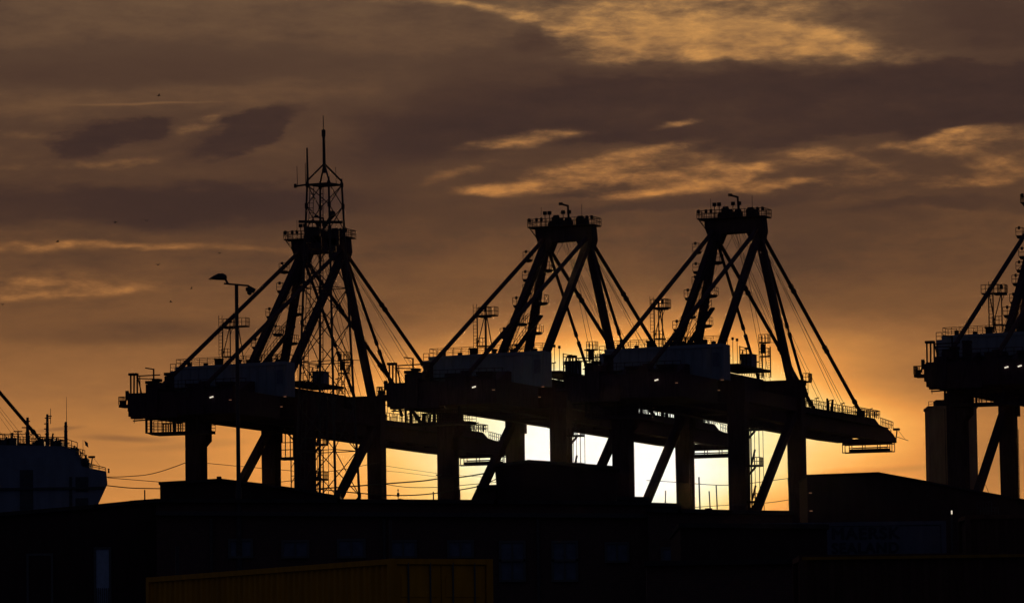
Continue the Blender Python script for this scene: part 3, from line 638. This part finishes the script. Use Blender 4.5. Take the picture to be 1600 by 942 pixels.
# ------------------------------------------------------------------ lattice communications mast
def lattice():
    D = 620.0; base = at(513, 900, D); base.z = 0; top = at(507, 289, D); H = top.z
    root = empty('lattice_mast', (0, 0, 0)); tag(root, 'tall lattice communications mast with whip antennas in front of the left crane', 'radio mast')
    root.location = base; X = top-base
    def corner(i, z):
        t = z/H; Rr = (5.6*(1-t)+2.25*t); Rr = 2.25+(Rr-2.25)*1.0; a = R(16)+i*math.pi/2
        c = Vector((X.x*t, 0, z)); return c+Vector((Rr*math.cos(a), Rr*math.sin(a), 0))
    for i in range(4):
        m = MB(); m.tube(corner(i, 0), corner(i, H+.8), .19, .13, n=8); m.build('leg', M['crossarm'], root)
    zs = [H]; s = 2.7
    while zs[-1] > 6: zs.append(zs[-1]-s); s = min(5.6, s*1.13)
    zs.append(0)
    for k, (za, zb) in enumerate(zip(zs, zs[1:])):
        m = MB()
        for i in range(4):
            j = (i+1) % 4
            m.tube(corner(i, za), corner(j, zb), .065, n=5)
            if i % 2 or k > 3: m.tube(corner(j, za), corner(i, zb), .065, n=5)
            if k % 2 == 0: m.tube(corner(i, za), corner(j, za), .06, n=5)
            m.tube(corner(i, za)-Vector((0, 0, .3)), corner(i, za)+Vector((0, 0, .3)), .22, n=8)
        m.build('cross_bracing', M['crossarm'], root)
    m = MB(); c0 = corner(2, 0); c1 = corner(2, H); off = Vector((.9, -.6, 0)); m.ladder(c0+off, c1+off*.7, .5, r=.05, step=.6)
    m.build('ladder', M['crossarm'], root)
    m = MB(); m.ladder(corner(1, 0)+off*.3, corner(1, H)+off*.2, .35, r=.06, step=.9); m.build('cable_tray', M['crossarm'], root)
    ap = Vector((X.x, 0, H)); A = ap+Vector((0, 0, 2.7))
    m = MB()
    for i in range(4): m.tube(corner(i, H+.5), A, .12, n=6)
    for i in range(4): m.tube(corner(i, H), corner((i+1) % 4, H), .11, n=6)
    m.tube(corner(0, H), corner(2, H), .12, n=6); m.tube(corner(1, H), corner(3, H), .1, n=6)
    m.tube(corner(2, H), corner(2, H)-Vector((1.5, 0, .2)), .13, n=6); m.tube(corner(2, H)-Vector((1.5, 0, .4)), corner(2, H)-Vector((1.5, 0, -.1)), .18, n=8)
    m.build('head_frame', M['crossarm'], root)
    for dx, h, r0, dz in ((-3.4, 2.4, .05, 0), (-2.35, 2.8, .06, 0), (-2.1, 4.7, .17, 0), (1.5, 2.2, .05, 0)):
        m = MB(); p = ap+Vector((dx, -.3, dz)); m.tube(p, p+Vector((-.05, 0, h)), r0, r0*.7, n=6); m.build('whip_antenna', M['crossarm'], root)
    m = MB(); m.tube(A-Vector((0, 0, 1.2)), A+Vector((-.05, 0, 4.3)), .22, .16, n=8); m.tube(A+Vector((-.05, 0, 3.4)), A+Vector((-.05, 0, 4.3)), .25, n=8); m.tube(A+Vector((-.05, 0, 4.3)), A+Vector((-.08, 0, 6.1)), .07, .05, n=6)
    m.build('mast_spike', M['crossarm'], root)
    m = MB(); z = H-4.7; m.tube(corner(2, z)-Vector((.9, 0, 0)), corner(0, z)-Vector((.2, 0, 0)), .2, n=6); c = Vector((X.x*z/H+.9, -1.2, z+.6))
    m.tube(c, c+Vector((-1.0, -.25, -1.6)), .28, .16, n=10); m.tube(c+Vector((.1, 0, .1)), c+Vector((.1, -.4, .3)), .38, .42, n=14); m.build('antenna_dish', M['crossarm'], root)
    for zz, w_, h in ((H-7.4, 1.5, 2.0), (H-8.2, 1.1, 1.6)):
        m = MB(); cx = X.x*zz/H; m.box(cx-w_*1.6, cx-w_*.4, -1.0, .4, zz, zz+h); m.box(cx+.3, cx+.3+w_, -1.0, .4, zz-.3, zz+h*.8); m.build('equipment_box', M['crossarm'], root)
    m = MB(); z = H-32; c = Vector((X.x*z/H-.2, -2.0, z)); m.tube(c+Vector((.3, 0, -1)), c+Vector((.3, 0, 5)), .14, n=6); m.tube(c+Vector((-3, 0, -.2)), c+Vector((.3, 0, .2)), .1, n=6); m.build('side_aerial', M['crossarm'], root)
lattice()

# ------------------------------------------------------------------ ship at the left
def ship():
    D = 500.0; p = at(168, 900, D); root = empty('ship', (p.x, D, -3)); tag(root, 'pale grey ship with stepped superstructure and three masts at the left edge', 'ship')
    s = FOC/D/math.cos(0)
    def q(x, y): a = at(x, y, D); return (a.x-p.x, a.z+3)
    prof = [q(151, 793), q(150, 900), (q(150, 900)[0], 0), (-150, 0), (-150, q(100, 690)[1]), q(112, 714), q(130, 729), q(166, 736), q(168, 756)]
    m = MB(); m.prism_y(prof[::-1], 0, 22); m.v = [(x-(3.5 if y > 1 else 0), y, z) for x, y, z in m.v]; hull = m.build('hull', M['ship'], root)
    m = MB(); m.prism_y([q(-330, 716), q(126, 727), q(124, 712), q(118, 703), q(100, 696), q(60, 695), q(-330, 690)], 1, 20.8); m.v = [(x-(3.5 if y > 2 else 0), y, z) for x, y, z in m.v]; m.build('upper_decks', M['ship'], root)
    m = MB(); z = q(0, 764)[1]; m.box(-150, q(168, 760)[0]-.3, -.25, -.01, z-.1, z+.12); m.build('rubbing_strake', M['shipdark'], hull)
    for x0, x1, y0, y1 in ((31, 52, 734, 800), (108, 113, 745, 800), (118, 138, 745, 768), (118, 138, 778, 800), (-60, -30, 734, 800)):
        a = q(x0, y0); b = q(x1, y1); m = MB(); m.box(a[0], b[0], -.06, -.012, b[1], a[1]); m.build('side_opening', M['shipdark'], hull)
    m = MB()
    def r(x0, y0, x1, y1, h=1.0): a = q(x0, y0); b = q(x1, y1); m.rail([(a[0], .6, a[1]), (b[0], .6, b[1])], h, .7, .04)
    r(-50, 692, 62, 693); r(62, 694, 100, 695, .8); r(102, 700, 120, 706); r(118, 712, 134, 727, .9); r(134, 729, 164, 735, .35); m.build('deck_railing', M['shipdark'], root)
    def mast(x, yt, yb, r0, arms, nm='mast'):
        a = q(x, yb); b = q(x, yt); m = MB(); m.tube((a[0], 2, a[1]), (b[0], 2, b[1]), r0, r0*.6, n=8)
        for (yy, xl, xr) in arms: c = q(x+xl, yy); d = q(x+xr, yy); m.tube((c[0], 2, c[1]), (d[0], 2, d[1]), .06, n=5)
        m.build(nm, M['shipdark'], root)
    mast(40, 650, 696, .22, [(666, -9, 7), (656, -4, 4), (674, -4, 4)]); mast(71, 645, 698, .20, [(651, -4, 6), (660, -5, 2), (668, -5, 2), (676, -4, 3), (684, -5, 4)]); mast(100, 657, 700, .22, [(664, -3, 3), (672, -3, 3), (690, -3, 6)])
    mast(25, 672, 696, .12, [(672, -7, 7)]); mast(101, 618, 657, .03, [], 'whip_antenna'); mast(76, 636, 660, .04, [(648, -3, 2)], 'whip_antenna'); mast(127, 685, 712, .03, [], 'flagstaff'); mast(124, 704, 722, .08, [(706, -2, 2)], 'lamp_post')
    mast(167.3, 731, 737, .10, [(731, -1.5, 1.5)], 'lamp_post')
    m = MB(); c = q(129, 686); m.add([(c[0], 2, c[1]), (c[0]+.35, 2.05, c[1]-.25), (c[0]+.42, 2, c[1]-.75), (c[0]+.1, 1.97, c[1]-.5)], [(0, 1, 2, 3)]); m.build('flag', M['shipdark'], root)
    for x, y, w_, h in ((15, 694, 1.0, 1.3), (5, 692, .8, .8), (52, 694, .6, .6), (84, 696, .9, 1.0), (90, 696, .5, .8), (112, 703, .8, .6), (60, 694, .8, .7), (130, 722, .5, .9), (134, 727, .4, .7), (78, 696, .35, 1.4)):
        c = q(x, y); m = MB(); m.box(c[0]-w_/2, c[0]+w_/2, 2, 4, c[1]-.2, c[1]+h*.6); m.tube((c[0], 2.5, c[1]+h*.6), (c[0]+.1, 2.5, c[1]+h), .1, n=6); m.build('deck_fitting', M['shipdark'], root)
ship()

# ------------------------------------------------------------------ buildings in front
def building(name, label, prof_px, D, depth, wallm, roofm=None, cat='building', parapet=True, yb=None):
    pts = [at(x, y, D) for x, y in prof_px]; x0 = pts[0].x
    root = empty(name, (x0, D, 0)); tag(root, label, cat)
    prof = [(p.x-x0, p.z) for p in pts]; full = [(prof[0][0], 0)]+prof+[(prof[-1][0], 0)]
    m = MB(); m.prism_y(full[::-1], 0, depth); w = m.build('wall', wallm, root)
    m = MB()                            # roof edge / coping sits on the wall
    for (a, b) in zip(prof, prof[1:]):
        if abs(b[0]-a[0]) < .05: continue
        m.prism_y([(a[0]-.05, a[1]+.002), (b[0]+.05, b[1]+.002), (b[0]+.05, b[1]+.12), (a[0]-.05, a[1]+.12)][::-1], -.15, depth+.15)
    m.build('roof', roofm or M['roof'], root)
    def px(x, y): a = at(x, y, D); return a.x-x0, a.z
    return root, w, px
def pane(root, px, x0, x1, y0, y1, m=None, mull=1, name='window'):
    a = px(x0, y0); b = px(x1, y1)
    f = MB(); t = .07
    f.box(a[0]-t, a[0], -.06, -.003, b[1]-t, a[1]+t); f.box(b[0], b[0]+t, -.06, -.003, b[1]-t, a[1]+t)
    f.box(a[0], b[0], -.06, -.003, a[1], a[1]+t); f.box(a[0], b[0], -.1, -.003, b[1]-t, b[1])
    for i in range(mull): x = a[0]+(b[0]-a[0])*(i+1)/(mull+1); f.box(x-.025, x+.025, -.055, -.003, b[1], a[1])
    fr = f.build(name, M['frame'], root)
    g = MB(); g.box(a[0], b[0], -.03, -.004, b[1], a[1]); g.build('pane', m or M['window'], fr)
    return fr
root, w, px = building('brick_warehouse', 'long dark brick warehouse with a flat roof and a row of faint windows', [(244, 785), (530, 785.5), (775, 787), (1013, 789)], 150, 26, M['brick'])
for x0, x1, y0, y1 in ((360, 392, 845, 868), (443, 480, 847, 868), (530, 568, 845, 868), (612, 648, 847, 868), (702, 737, 847, 868), (783, 818, 848, 873), (783, 818, 877, 905), (865, 900, 848, 873), (865, 900, 877, 905), (948, 980, 850, 875)):
    pane(root, px, x0, x1, y0, y1)
m = MB(); a = px(244, 787); b = px(1013, 791); m.prism_y([(a[0], a[1]-.35), (b[0], b[1]-.35), (b[0], b[1]-.22), (a[0], a[1]-.22)][::-1], -.2, -.004); m.build('gutter', M['pole'], root)
for x in (330, 600, 840): c = px(x, 792); m = MB(); m.tube((c[0], -.1, 0), (c[0], -.1, c[1]-.35), .05, n=8); m.build('downpipe', M['pole'], root)
m = MB(); c = px(625, 784); m.prism_y([(c[0]-.3, c[1]+.1), (c[0]+.25, c[1]+.1), (c[0]+.15, c[1]+.16), (c[0]-.05, c[1]+.2), (c[0]-.22, c[1]+.16)][::-1], 2, 4); m.build('rooflight', M['roof'], root)
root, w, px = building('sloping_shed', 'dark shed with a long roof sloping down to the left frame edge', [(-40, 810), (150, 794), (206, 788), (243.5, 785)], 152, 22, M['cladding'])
d = pane(root, px, 150, 171, 858, 962, M['pale'], 0, 'door')
m = MB()
for i in range(7): x = px(151.5+i*3.0, 915); y_ = px(151, 918); z_ = px(151, 960); m.box(x[0]-.012, x[0]+.012, -.075, -.061, z_[1], y_[1])
m.build('louvre_bars', M['frame'], d)
pane(root, px, 45, 80, 868, 942, M['cladding'], 0, 'door')
root, w, px = building('gabled_warehouse', 'low gabled warehouse roof behind the brick warehouse, under the leftmost full crane', [(250, 757), (345, 751.5), (415, 760), (470, 767.5), (530, 779)], 215, 40, M['cladding'])
m = MB(); c = px(341, 752); m.box(c[0]-.1, c[0]+.1, .5, .8, c[1], c[1]+.25); m.build('roof_vent', M['roof'], root)
m = MB(); m.box(px(240, 0)[0], px(249.5, 0)[0], 0, 12, 0, px(245, 783)[1]); m.build('lean_to', M['cladding'], root)
root, w, px = building('flat_roofed_block', 'tall dark block with a shallow roof rising above the long brick warehouse', [(775, 729.5), (826, 723), (900, 728), (966, 733.5)], 185, 22, M['cladding'])
m = MB(); c = px(773, 731); m.box(c[0]-.12, c[0]-.06, 0, .5, c[1]-.15, c[1]+.02); m.build('roof_lamp', M['pole'], root)
root, w, px = building('roof_annexe', 'small flat dark annexe left of the taller dark block', [(747, 763), (774.6, 762)], 184, 10, M['cladding'])
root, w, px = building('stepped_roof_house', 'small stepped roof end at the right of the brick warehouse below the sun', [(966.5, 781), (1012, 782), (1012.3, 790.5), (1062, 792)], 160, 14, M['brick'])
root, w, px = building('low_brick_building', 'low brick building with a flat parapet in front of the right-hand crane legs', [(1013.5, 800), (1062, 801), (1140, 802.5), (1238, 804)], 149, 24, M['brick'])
pane(root, px, 1036, 1066, 858, 874)
m = MB(); c = px(1116, 801); m.box(c[0]-.25, c[0]+.22, 4, 4.6, c[1], c[1]+.24); m.tube((c[0], 4.3, c[1]+.24), (c[0], 4.3, c[1]+.33), .12, n=8); m.build('chimney', M['brick'], root)
root, w, px = building('hipped_warehouse', 'large dark warehouse with a low ridge, between the right boom and the concrete tower', [(1261, 744.2), (1373, 740), (1453, 755), (1640, 790)], 320, 9, M['cladding'])
for x, y in ((1266, 770), (1267, 798)):
    c = px(x, y); m = MB(); m.beam((c[0]-.09, -.2, c[1]), (c[0]+.09, -.2, c[1]), .12, .06); m.build('wall_lamp', M['lampdim'], root)
a, b = at(1451, 635, 1100), at(1526, 637, 1100)
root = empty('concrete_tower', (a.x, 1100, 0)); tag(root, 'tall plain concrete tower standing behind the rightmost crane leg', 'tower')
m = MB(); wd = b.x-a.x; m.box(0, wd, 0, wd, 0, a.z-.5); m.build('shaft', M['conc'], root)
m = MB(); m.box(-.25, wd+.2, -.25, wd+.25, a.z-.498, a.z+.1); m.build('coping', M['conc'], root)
m = MB(); m.box(1.8, wd-1.2, 2, wd-2, a.z+.102, a.z+1.6); m.rail([(0, 0, a.z+.1), (wd, 0, a.z+.1)], 1.0, 1.2, .07); m.build('roof_plant', M['steel2'], root)
m = MB(); [m.box(wd/3*i-.06, wd/3*i+.06, -.03, -.002, 0, a.z-.6) for i in (1, 2)]; m.build('joints', M['steel2'], root)
# low dark shed roofs at the right edge of the foreground
root, w, px = building('dark_shed', 'low black shed in front of the lettered container', [(1063, 824), (1292, 826), (1300, 846), (1288, 867)][:2], 128, 8, M['cladding'])
root, w, px = building('boundary_wall', 'long dark brick wall along the bottom right', [(1010, 884), (1470, 878)], 118, .4, M['brick'], cat='wall')

# ------------------------------------------------------------------ shipping containers
def container(name, label, corner, ang, L, Wd, H, m, rails=None, group=None, doors=True):
    root = empty(name, corner, ang); tag(root, label, 'shipping container', group)
    b = MB(); y = [.05]; n = int(L/.28)     # long side along local -x..., front at y=0
    def corr(y0, sgn):
        pts = []; st = (L-.3)/n
        for i in range(n):
            x = -.15-i*st
            pts += [(x, 0), (x-st*.30, 0), (x-st*.5, .045), (x-st*.80, .045)]
        pts.append((-L+.15, 0))
        vs = []; fs = []
        for x, d in pts: vs += [(x, y0+sgn*(.05+d), .16), (x, y0+sgn*(.05+d), H-.12)]
        for i in range(len(pts)-1): fs.append((2*i, 2*i+1, 2*i+3, 2*i+2) if sgn > 0 else (2*i+2, 2*i+3, 2*i+1, 2*i))
        b.add(vs, fs)
    corr(0, 1); corr(Wd, -1)
    b.box(-L+.1, -.12, .12, Wd-.12, .15, H-.06)
    b.build('body', m, root)
    f = MB()
    for x in (0, -L+.15):
        for yy in (0, Wd-.15): f.box(x-.15, x, yy, yy+.15, 0, H)
    for z0, z1 in ((0, .16), (H-.12, H)):
        f.box(-L+.151, -.151, .002, .10, z0+.003, z1-.003); f.box(-L+.151, -.151, Wd-.10, Wd-.002, z0+.003, z1-.003); f.box(-.14, -.004, .151, Wd-.151, z0+.003, z1-.003); f.box(-L+.004, -L+.14, .151, Wd-.151, z0+.003, z1-.003)
    f.build('frame', rails or m, root)
    if doors:
        for k in (0, 1):
            d = MB(); y0 = .17+k*(Wd/2-.16); y1 = y0+Wd/2-.18
            d.box(-.10, -.05, y0, y1, .18, H-.14)
            for zz in (.3, .9, 1.5, 2.1): d.box(-.051, -.035, y0+.1, y1-.1, zz, zz+.45)
            dd = d.build('door', m, root); h = MB()
            for t in (.25, .75): yy = y0+(y1-y0)*t; h.tube((-.02, yy, .1), (-.02, yy, H-.08), .02, n=6)
            h.build('locking_bar', M['frame'], dd)
    return root
c0 = at(610, 872, 103); ca = math.atan2(-10.95, 5.38)     # local +x points from the far end to the near end
CL, CW = 12.19, 2.44; ztop = c0.z; ang = math.atan2(-(CL*math.cos(R(29.0))), CL*math.sin(R(29.0)))
gy = 'yellow containers stacked by the warehouse'
# local y must point right/away, local x towards the camera
container('shipping_container', 'yellow corrugated shipping container on top, door end facing right', (c0.x, c0.y, ztop-2.9), ang, CL, CW, 2.9, M['yellow'])
container('shipping_container', 'yellow shipping container underneath the top yellow one, below the frame', (c0.x, c0.y, ztop-2.9*2-.02 if ztop > 5.8 else 0), ang, CL, CW, min(2.9, ztop-2.92), M['yellow'])
# lettered container
a = at(1478, 813, 146); rt = container('shipping_container', 'grey-blue shipping container with dark two-line lettering at the right', (a.x, a.y, a.z-2.6), 0, 6.06, 2.44, 2.6, M['bluecont'])
b = MB(); b.box(-6.06, 0, 0, 2.44, 0, a.z-2.62); 
b2 = container('shipping_container', 'shipping container hidden low beneath the lettered grey-blue one', (a.x, a.y, max(0, a.z-5.22)), 0, 6.06, 2.44, 2.6, M['bluecont'])
def text(body, size, loc, m, parent, extrude=.004, sx=1.0):
    cu = bpy.data.curves.new('lettering', 'FONT'); cu.body = body; cu.size = size; cu.extrude = extrude; cu.space_character = 1.12
    t = bpy.data.objects.new('lettering', cu); col.objects.link(t); bpy.context.view_layer.update()
    me = bpy.data.meshes.new_from_object(t.evaluated_get(bpy.context.evaluated_depsgraph_get())); bpy.data.objects.remove(t)
    vs = [v.co.copy() for v in me.vertices]; fs = [tuple(p.vertices) for p in me.polygons]; bold = MB()      # thicken the strokes
    for i, (dx, dy) in enumerate(((0, 0), (.02, 0), (-.02, 0), (0, .016), (0, -.016))): bold.add([(v.x+dx, v.y+dy, v.z+i*.0015) for v in vs], fs)
    me = bpy.data.meshes.new('lettering'); me.from_pydata(bold.v, [], bold.f); me.update()
    o = bpy.data.objects.new('lettering', me); col.objects.link(o); me.materials.clear(); me.materials.append(m)
    o.parent = parent; o.location = loc; o.rotation_euler = (R(90), 0, 0); o.scale = (sx, 1, 1); return o
pn = MB(); pn.box(-5.88, -.17, .02, .046, .2, 2.46); pn.build('sign_panel', M['bluecont'], rt)
text('MAERSK', .48, (-3.40, .012, 2.10), M['letters'], rt, sx=1.06)
text('SEALAND', .44, (-3.40, .012, 1.68), M['letters'], rt, sx=.97)
c = at(1600, 862, 100); c2 = at(1480, 868, 100)
OC = container('shipping_container', 'dark shipping container with a lit top edge painted on in thin yellow at the lower right corner', (c.x+1.5, 100, c.z-2.6), R(0), 6.06, 2.44, 2.6, M['browncont'])
m = MB(); m.box(-6.0, -.02, -.035, -.002, 2.50, 2.56); m.build('lit_top_edge', M['lit_edge'], bpy.context.scene.objects[-1] if 0 else OC)  # ochre strip paints the lit edge; brown body stands for the unlit side
c = at(1478, 868.5, 100)
a = at(1605, 803, 140); rt = container('shipping_container', 'brown shipping container on the stack below the rightmost crane legs', (a.x+2.2, 140, a.z-2.6), 0, 6.06-2.1, 2.44, 2.6, M['browncont'])
a2 = at(1531, 803, 140)
container('shipping_container', 'brown shipping container lower in the stack under the rightmost crane', (a.x+2.2, 140, a.z-5.22), 0, 6.06-2.1, 2.44, 2.6, M['browncont'])
container('shipping_container', 'bottom brown shipping container of the right-hand stack, hidden in shadow', (a.x+2.2, 140, max(0, a.z-7.84)), 0, 6.06-2.1, 2.44, 2.6, M['browncont'])
# safety rails on top of the brown stack
m = MB(); a = at(1527, 803, 170); b = at(1560, 803, 170); h = .5
m.rail([(a.x, 170, a.z), (b.x, 170, b.z)], .22, .12, .012); m.rail([(a.x, 170, a.z), (a.x+.5, 170, a.z)], .42, .1, .012)
tag(m.build('safety_railing', M['pole']), 'thin metal railing right of the concrete tower foot', 'railing')
a = at(1487, 800, 139); m = MB(); m.box(a.x-.018, a.x+.018, 139-.03, 139, a.z-.05, a.z+.05); root = empty('marker_lamp', (0, 0, 0)); tag(root, 'small white lit lamp at the foot of the tower', 'lamp')
l = m.build('lamp_lens', M['lamp'], root); m = MB(); m.tube((a.x, 139.06, 0), (a.x, 139.06, a.z+.06), .025, n=6); m.build('post', M['pole'], root)

# ------------------------------------------------------------------ street lamp in front of the left crane
def street_lamp():
    D = 150.0; b = at(375, 900, D); t = at(369.5, 446, D); root = empty('street_lamp', (b.x, D, 0))
    tag(root, 'tall double-headed street lamp in front of the left crane', 'street lamp')
    H = t.z; ox = t.x-b.x
    m = MB(); m.tube((0, 0, 0), (ox*.6, 0, H*.6), .11, .09, n=12); m.tube((ox*.6, 0, H*.6), (ox, 0, H), .065, .055, n=12); m.build('pole', M['pole'], root)
    def q(x, y): a = at(x, y, D); return (a.x-b.x, a.z)
    m = MB(); p = q(350, 443); e = q(389, 446.5); m.beam((p[0], 0, p[1]), (e[0], 0, e[1]), .07, .05); m.build('cross_arm', M['pole'], root)
    # left lantern: shallow tapered dome
    m = MB(); pr = [(325, 436.5), (333, 431), (341, 427), (349, 427), (354, 430), (355, 435), (352, 438), (340, 437.5)]
    prof = [q(*k) for k in pr]; n = len(prof); lay = []
    for yy, sc in ((-.14, .55), (-.09, .9), (0, 1.0), (.09, .9), (.14, .55)):
        cx = sum(k[0] for k in prof)/n; cz = sum(k[1] for k in prof)/n; lay += [(cx+(k[0]-cx)*sc, yy, cz+(k[1]-cz)*sc) for k in prof]
    fs = [tuple(range(n))[::-1], tuple(range(4*n, 5*n))]
    for L_ in range(4): fs += [(L_*n+i, L_*n+(i+1) % n, (L_+1)*n+(i+1) % n, (L_+1)*n+i) for i in range(n)]
    m.add(lay, fs); hd = m.build('lantern', M['pole'], root)
    m = MB(); a = q(352, 436); c = q(356, 443); m.tube((a[0], 0, a[1]), (c[0], 0, c[1]), .035, n=8); m.build('bracket', M['pole'], hd)
    m = MB(); a = q(387, 449); c = q(398, 455); m.beam((a[0], 0, a[1]), (c[0], 0, c[1]), .2, .14); c2 = q(390, 457); m.tube((c2[0], -.1, c2[1]), (c2[0], .1, c2[1]), .08, n=10); a = q(384, 452); m.tube((a[0], 0, a[1]), q3(q(392, 452)), .06, n=8)
    m.build('lantern', M['pole'], root)
def q3(p): return (p[0], 0, p[1])
street_lamp()

# ------------------------------------------------------------------ poles, cables
def pole(x, yt, yb, D, r, label, cat='pole', dx=0, name='pole', head=None):
    t = at(x, yt, D); b = at(x+dx, yb, D); root = empty(name, (b.x, D, 0)); tag(root, label, cat)
    k = (t.x-b.x)/(t.z-b.z); m = MB(); m.tube((-k*b.z, 0, 0), (t.x-b.x, 0, t.z), r*1.2, r, n=8); m.build('shaft', M['pole'], root)
    if head == 'T': m = MB(); m.prism_y([(-.16, t.z), (.16, t.z), (.10, t.z-.07), (-.10, t.z-.07)], -.12, .12); m.build('lamp_head', M['pole'], root)
    if head == 'box': m = MB(); m.box(t.x-b.x-.06, t.x-b.x+.06, -.06, .06, t.z-.34, t.z-.17); m.tube((t.x-b.x, 0, t.z-.08), (t.x-b.x, 0, t.z), .035, n=6); m.build('signal_box', M['pole'], root)
    return root
pole(685, 741, 784, 260, .035, 'short pole with a flat T-shaped lamp head left of the second crane', 'street lamp', .8, 'street_lamp', 'T')
pole(677, 768, 784, 230, .03, 'plain thin pole just left of the T-headed lamp', dx=.5)
pole(718.5, 765, 784, 230, .03, 'plain thin pole under the boom tip of the leftmost full crane', dx=.2)
pole(622, 764, 783, 230, .018, 'thin pole carrying a small signal box above the brick warehouse roof', dx=.2, head='box')
pole(226, 765, 787, 220, .03, 'thin pole on the sloping shed at the left', dx=.3)
pole(1057, 732, 790, 230, .035, 'tallest thin pole in front of the setting sun', dx=2)
pole(1040, 766, 790, 230, .028, 'short thin pole left of the tallest pole in the sun glare', dx=-.5)
pole(1092, 745, 801, 230, .035, 'thin pole between two crane legs in the bright glare, second tallest', dx=2)
pole(1108, 767, 801, 230, .03, 'short leaning pole left of the small chimney', dx=2)
pole(1119, 758, 801, 230, .03, 'cable pole right of the small chimney', dx=2)
pole(1231.5, 747, 803, 230, .03, 'corner pole holding the overhead cable beside the right crane leg', dx=3.5)
pole(610, 812, 880, 112, .035, 'grey pole standing behind the yellow container corner', dx=0)
pole(277, 853, 900, 125, .05, 'short stubby post between shed door and yellow container', 'post', 0, 'post')
def cable(label, pts, D, r, grp='overhead cables above the warehouse roofs'):
    P = [at(x, y, D) for x, y in pts]; m = MB()
    # Catmull-Rom through the surveyed points
    Q = [P[0]*2-P[1]]+P+[P[-1]*2-P[-2]]
    prev = None
    for i in range(1, len(Q)-2):
        for s in range(8):
            t = s/8; a, b, c, d = Q[i-1:i+3]
            v = .5*((2*b)+(c-a)*t+(2*a-5*b+4*c-d)*t*t+(3*b-a-3*c+d)*t**3)
            if prev is not None: m.tube(prev, v, r, n=5)
            prev = v
    m.tube(prev, P[-1], r, n=5); o = m.build('overhead_cable', M['rope']); tag(o, label, 'cable', grp)
cable('cable rising from the ship towards the first crane leg', [(150, 745), (200, 744), (245, 738), (308, 716)], 560, .045)
cable('thin cable running level from the ship behind the first leg', [(168, 746), (230, 751), (310, 757), (380, 758), (480, 748)], 240, .016)
cable('lower cable from the ship over the gabled warehouse', [(165, 758), (205, 762), (250, 763)], 240, .025)
cable('faint upper cable across the lattice mast', [(308, 722), (420, 732), (505, 737), (583, 724), (600, 721)], 240, .014)
cable('thickest cable sagging between mast and second crane', [(468, 765), (530, 761), (608, 755), (660, 751), (690, 747), (722, 745), (776, 736)], 240, .032)
cable('lowest cable sagging under the thickest cable', [(500, 764), (560, 770), (608, 773.5), (650, 773), (690, 769), (745, 760), (776, 748)], 240, .028)
cable('short faint cable between the thick cable and the lowest one', [(600, 756), (640, 761), (690, 760.5), (730, 757), (776, 753)], 240, .016)
cable('faint straight cable under the first boom', [(600, 727), (640, 733), (700, 741), (760, 745)], 240, .009)
cable('faint straight cable, the second under the first boom', [(600, 735), (640, 739), (700, 747)], 240, .009)
cable('cable across the sun glare from pole to pole', [(1010, 750), (1057, 753), (1120, 757.5), (1160, 756), (1200, 751), (1231.5, 747)], 230, .016)
cable('lower cable beside the right crane leg', [(1085, 792), (1150, 788), (1200, 785), (1242, 779)], 230, .014)
cable('rope hanging from the rightmost crane to the railing', [(1531, 735), (1545, 770), (1556, 800)], 400, .02)

# ------------------------------------------------------------------ birds
def bird():
    m = MB(); m.tube((-.16, 0, 0), (.0, 0, .01), .02, .05, n=8); m.tube((0, 0, .01), (.16, 0, .02), .05, .03, n=8); m.tube((.16, 0, .02), (.22, 0, .015), .02, .004, n=6)
    for s in (-1, 1):
        m.add([(-.05, 0, .03), (.07, 0, .03), (.09, s*.28, .16), (-.02, s*.28, .15), (-.08, s*.62, .08), (-.05, 0, .018), (.07, 0, .018), (.09, s*.28, .148), (-.02, s*.28, .138)],
              [(0, 1, 2, 3), (3, 2, 4), (8, 7, 6, 5), (4, 7, 8), (0, 5, 6, 1), (1, 6, 7, 2), (3, 8, 5, 0)])
    m.add([(-.16, -.01, 0), (-.16, .01, 0), (-.28, .06, .01), (-.28, -.06, .01)], [(0, 1, 2, 3)])
    return m.build('bird', M['bird'])
bs = [((248, 150), 'upper sky above the left cloud'), ((343, 396), 'above the street lamp'), ((247, 414), 'left of the street lamp, over the bright band'), ((90, 378), 'on the bright streak at the left'),
      ((180, 348), 'in the dark cloud at the left'), ((229, 345), 'right of its neighbour in the dark left cloud'), ((299, 451), 'left of the street lamp pole'), ((4, 476), 'at the left frame edge'), ((267, 472), 'above the first crane house')]
b0 = bird()
for i, ((x, y), w_) in enumerate(bs):
    o = b0 if i == 0 else b0.copy()
    if i: col.objects.link(o)
    o.location = at(x, y, 330+random.uniform(-60, 60)); o.rotation_euler = (random.uniform(-.3, .3), 0, random.uniform(0, 6.28))
    o.scale = (.55, .55, .55); tag(o, 'tiny dark bird flying '+w_, 'bird', 'birds in the sky')

# ------------------------------------------------------------------ thin volume added to imitate lens flare near the sun
hz = MB(); hz.box(-2600, 2600, -300, 2600, -12, 140); hz = hz.build('flare_volume', M['rope']); tag(hz, kind='stuff')
hm = bpy.data.materials.new('flare_haze'); hm.use_nodes = True; hn = hm.node_tree; hn.nodes.clear()
ho = hn.nodes.new('ShaderNodeOutputMaterial'); pv = hn.nodes.new('ShaderNodeVolumePrincipled')
pv.inputs['Density'].default_value = 9e-7; pv.inputs['Color'].default_value = (.95, .8, .7, 1); pv.inputs['Anisotropy'].default_value = .965
hn.links.new(pv.outputs[0], ho.inputs['Volume']); hz.data.materials.clear(); hz.data.materials.append(hm)
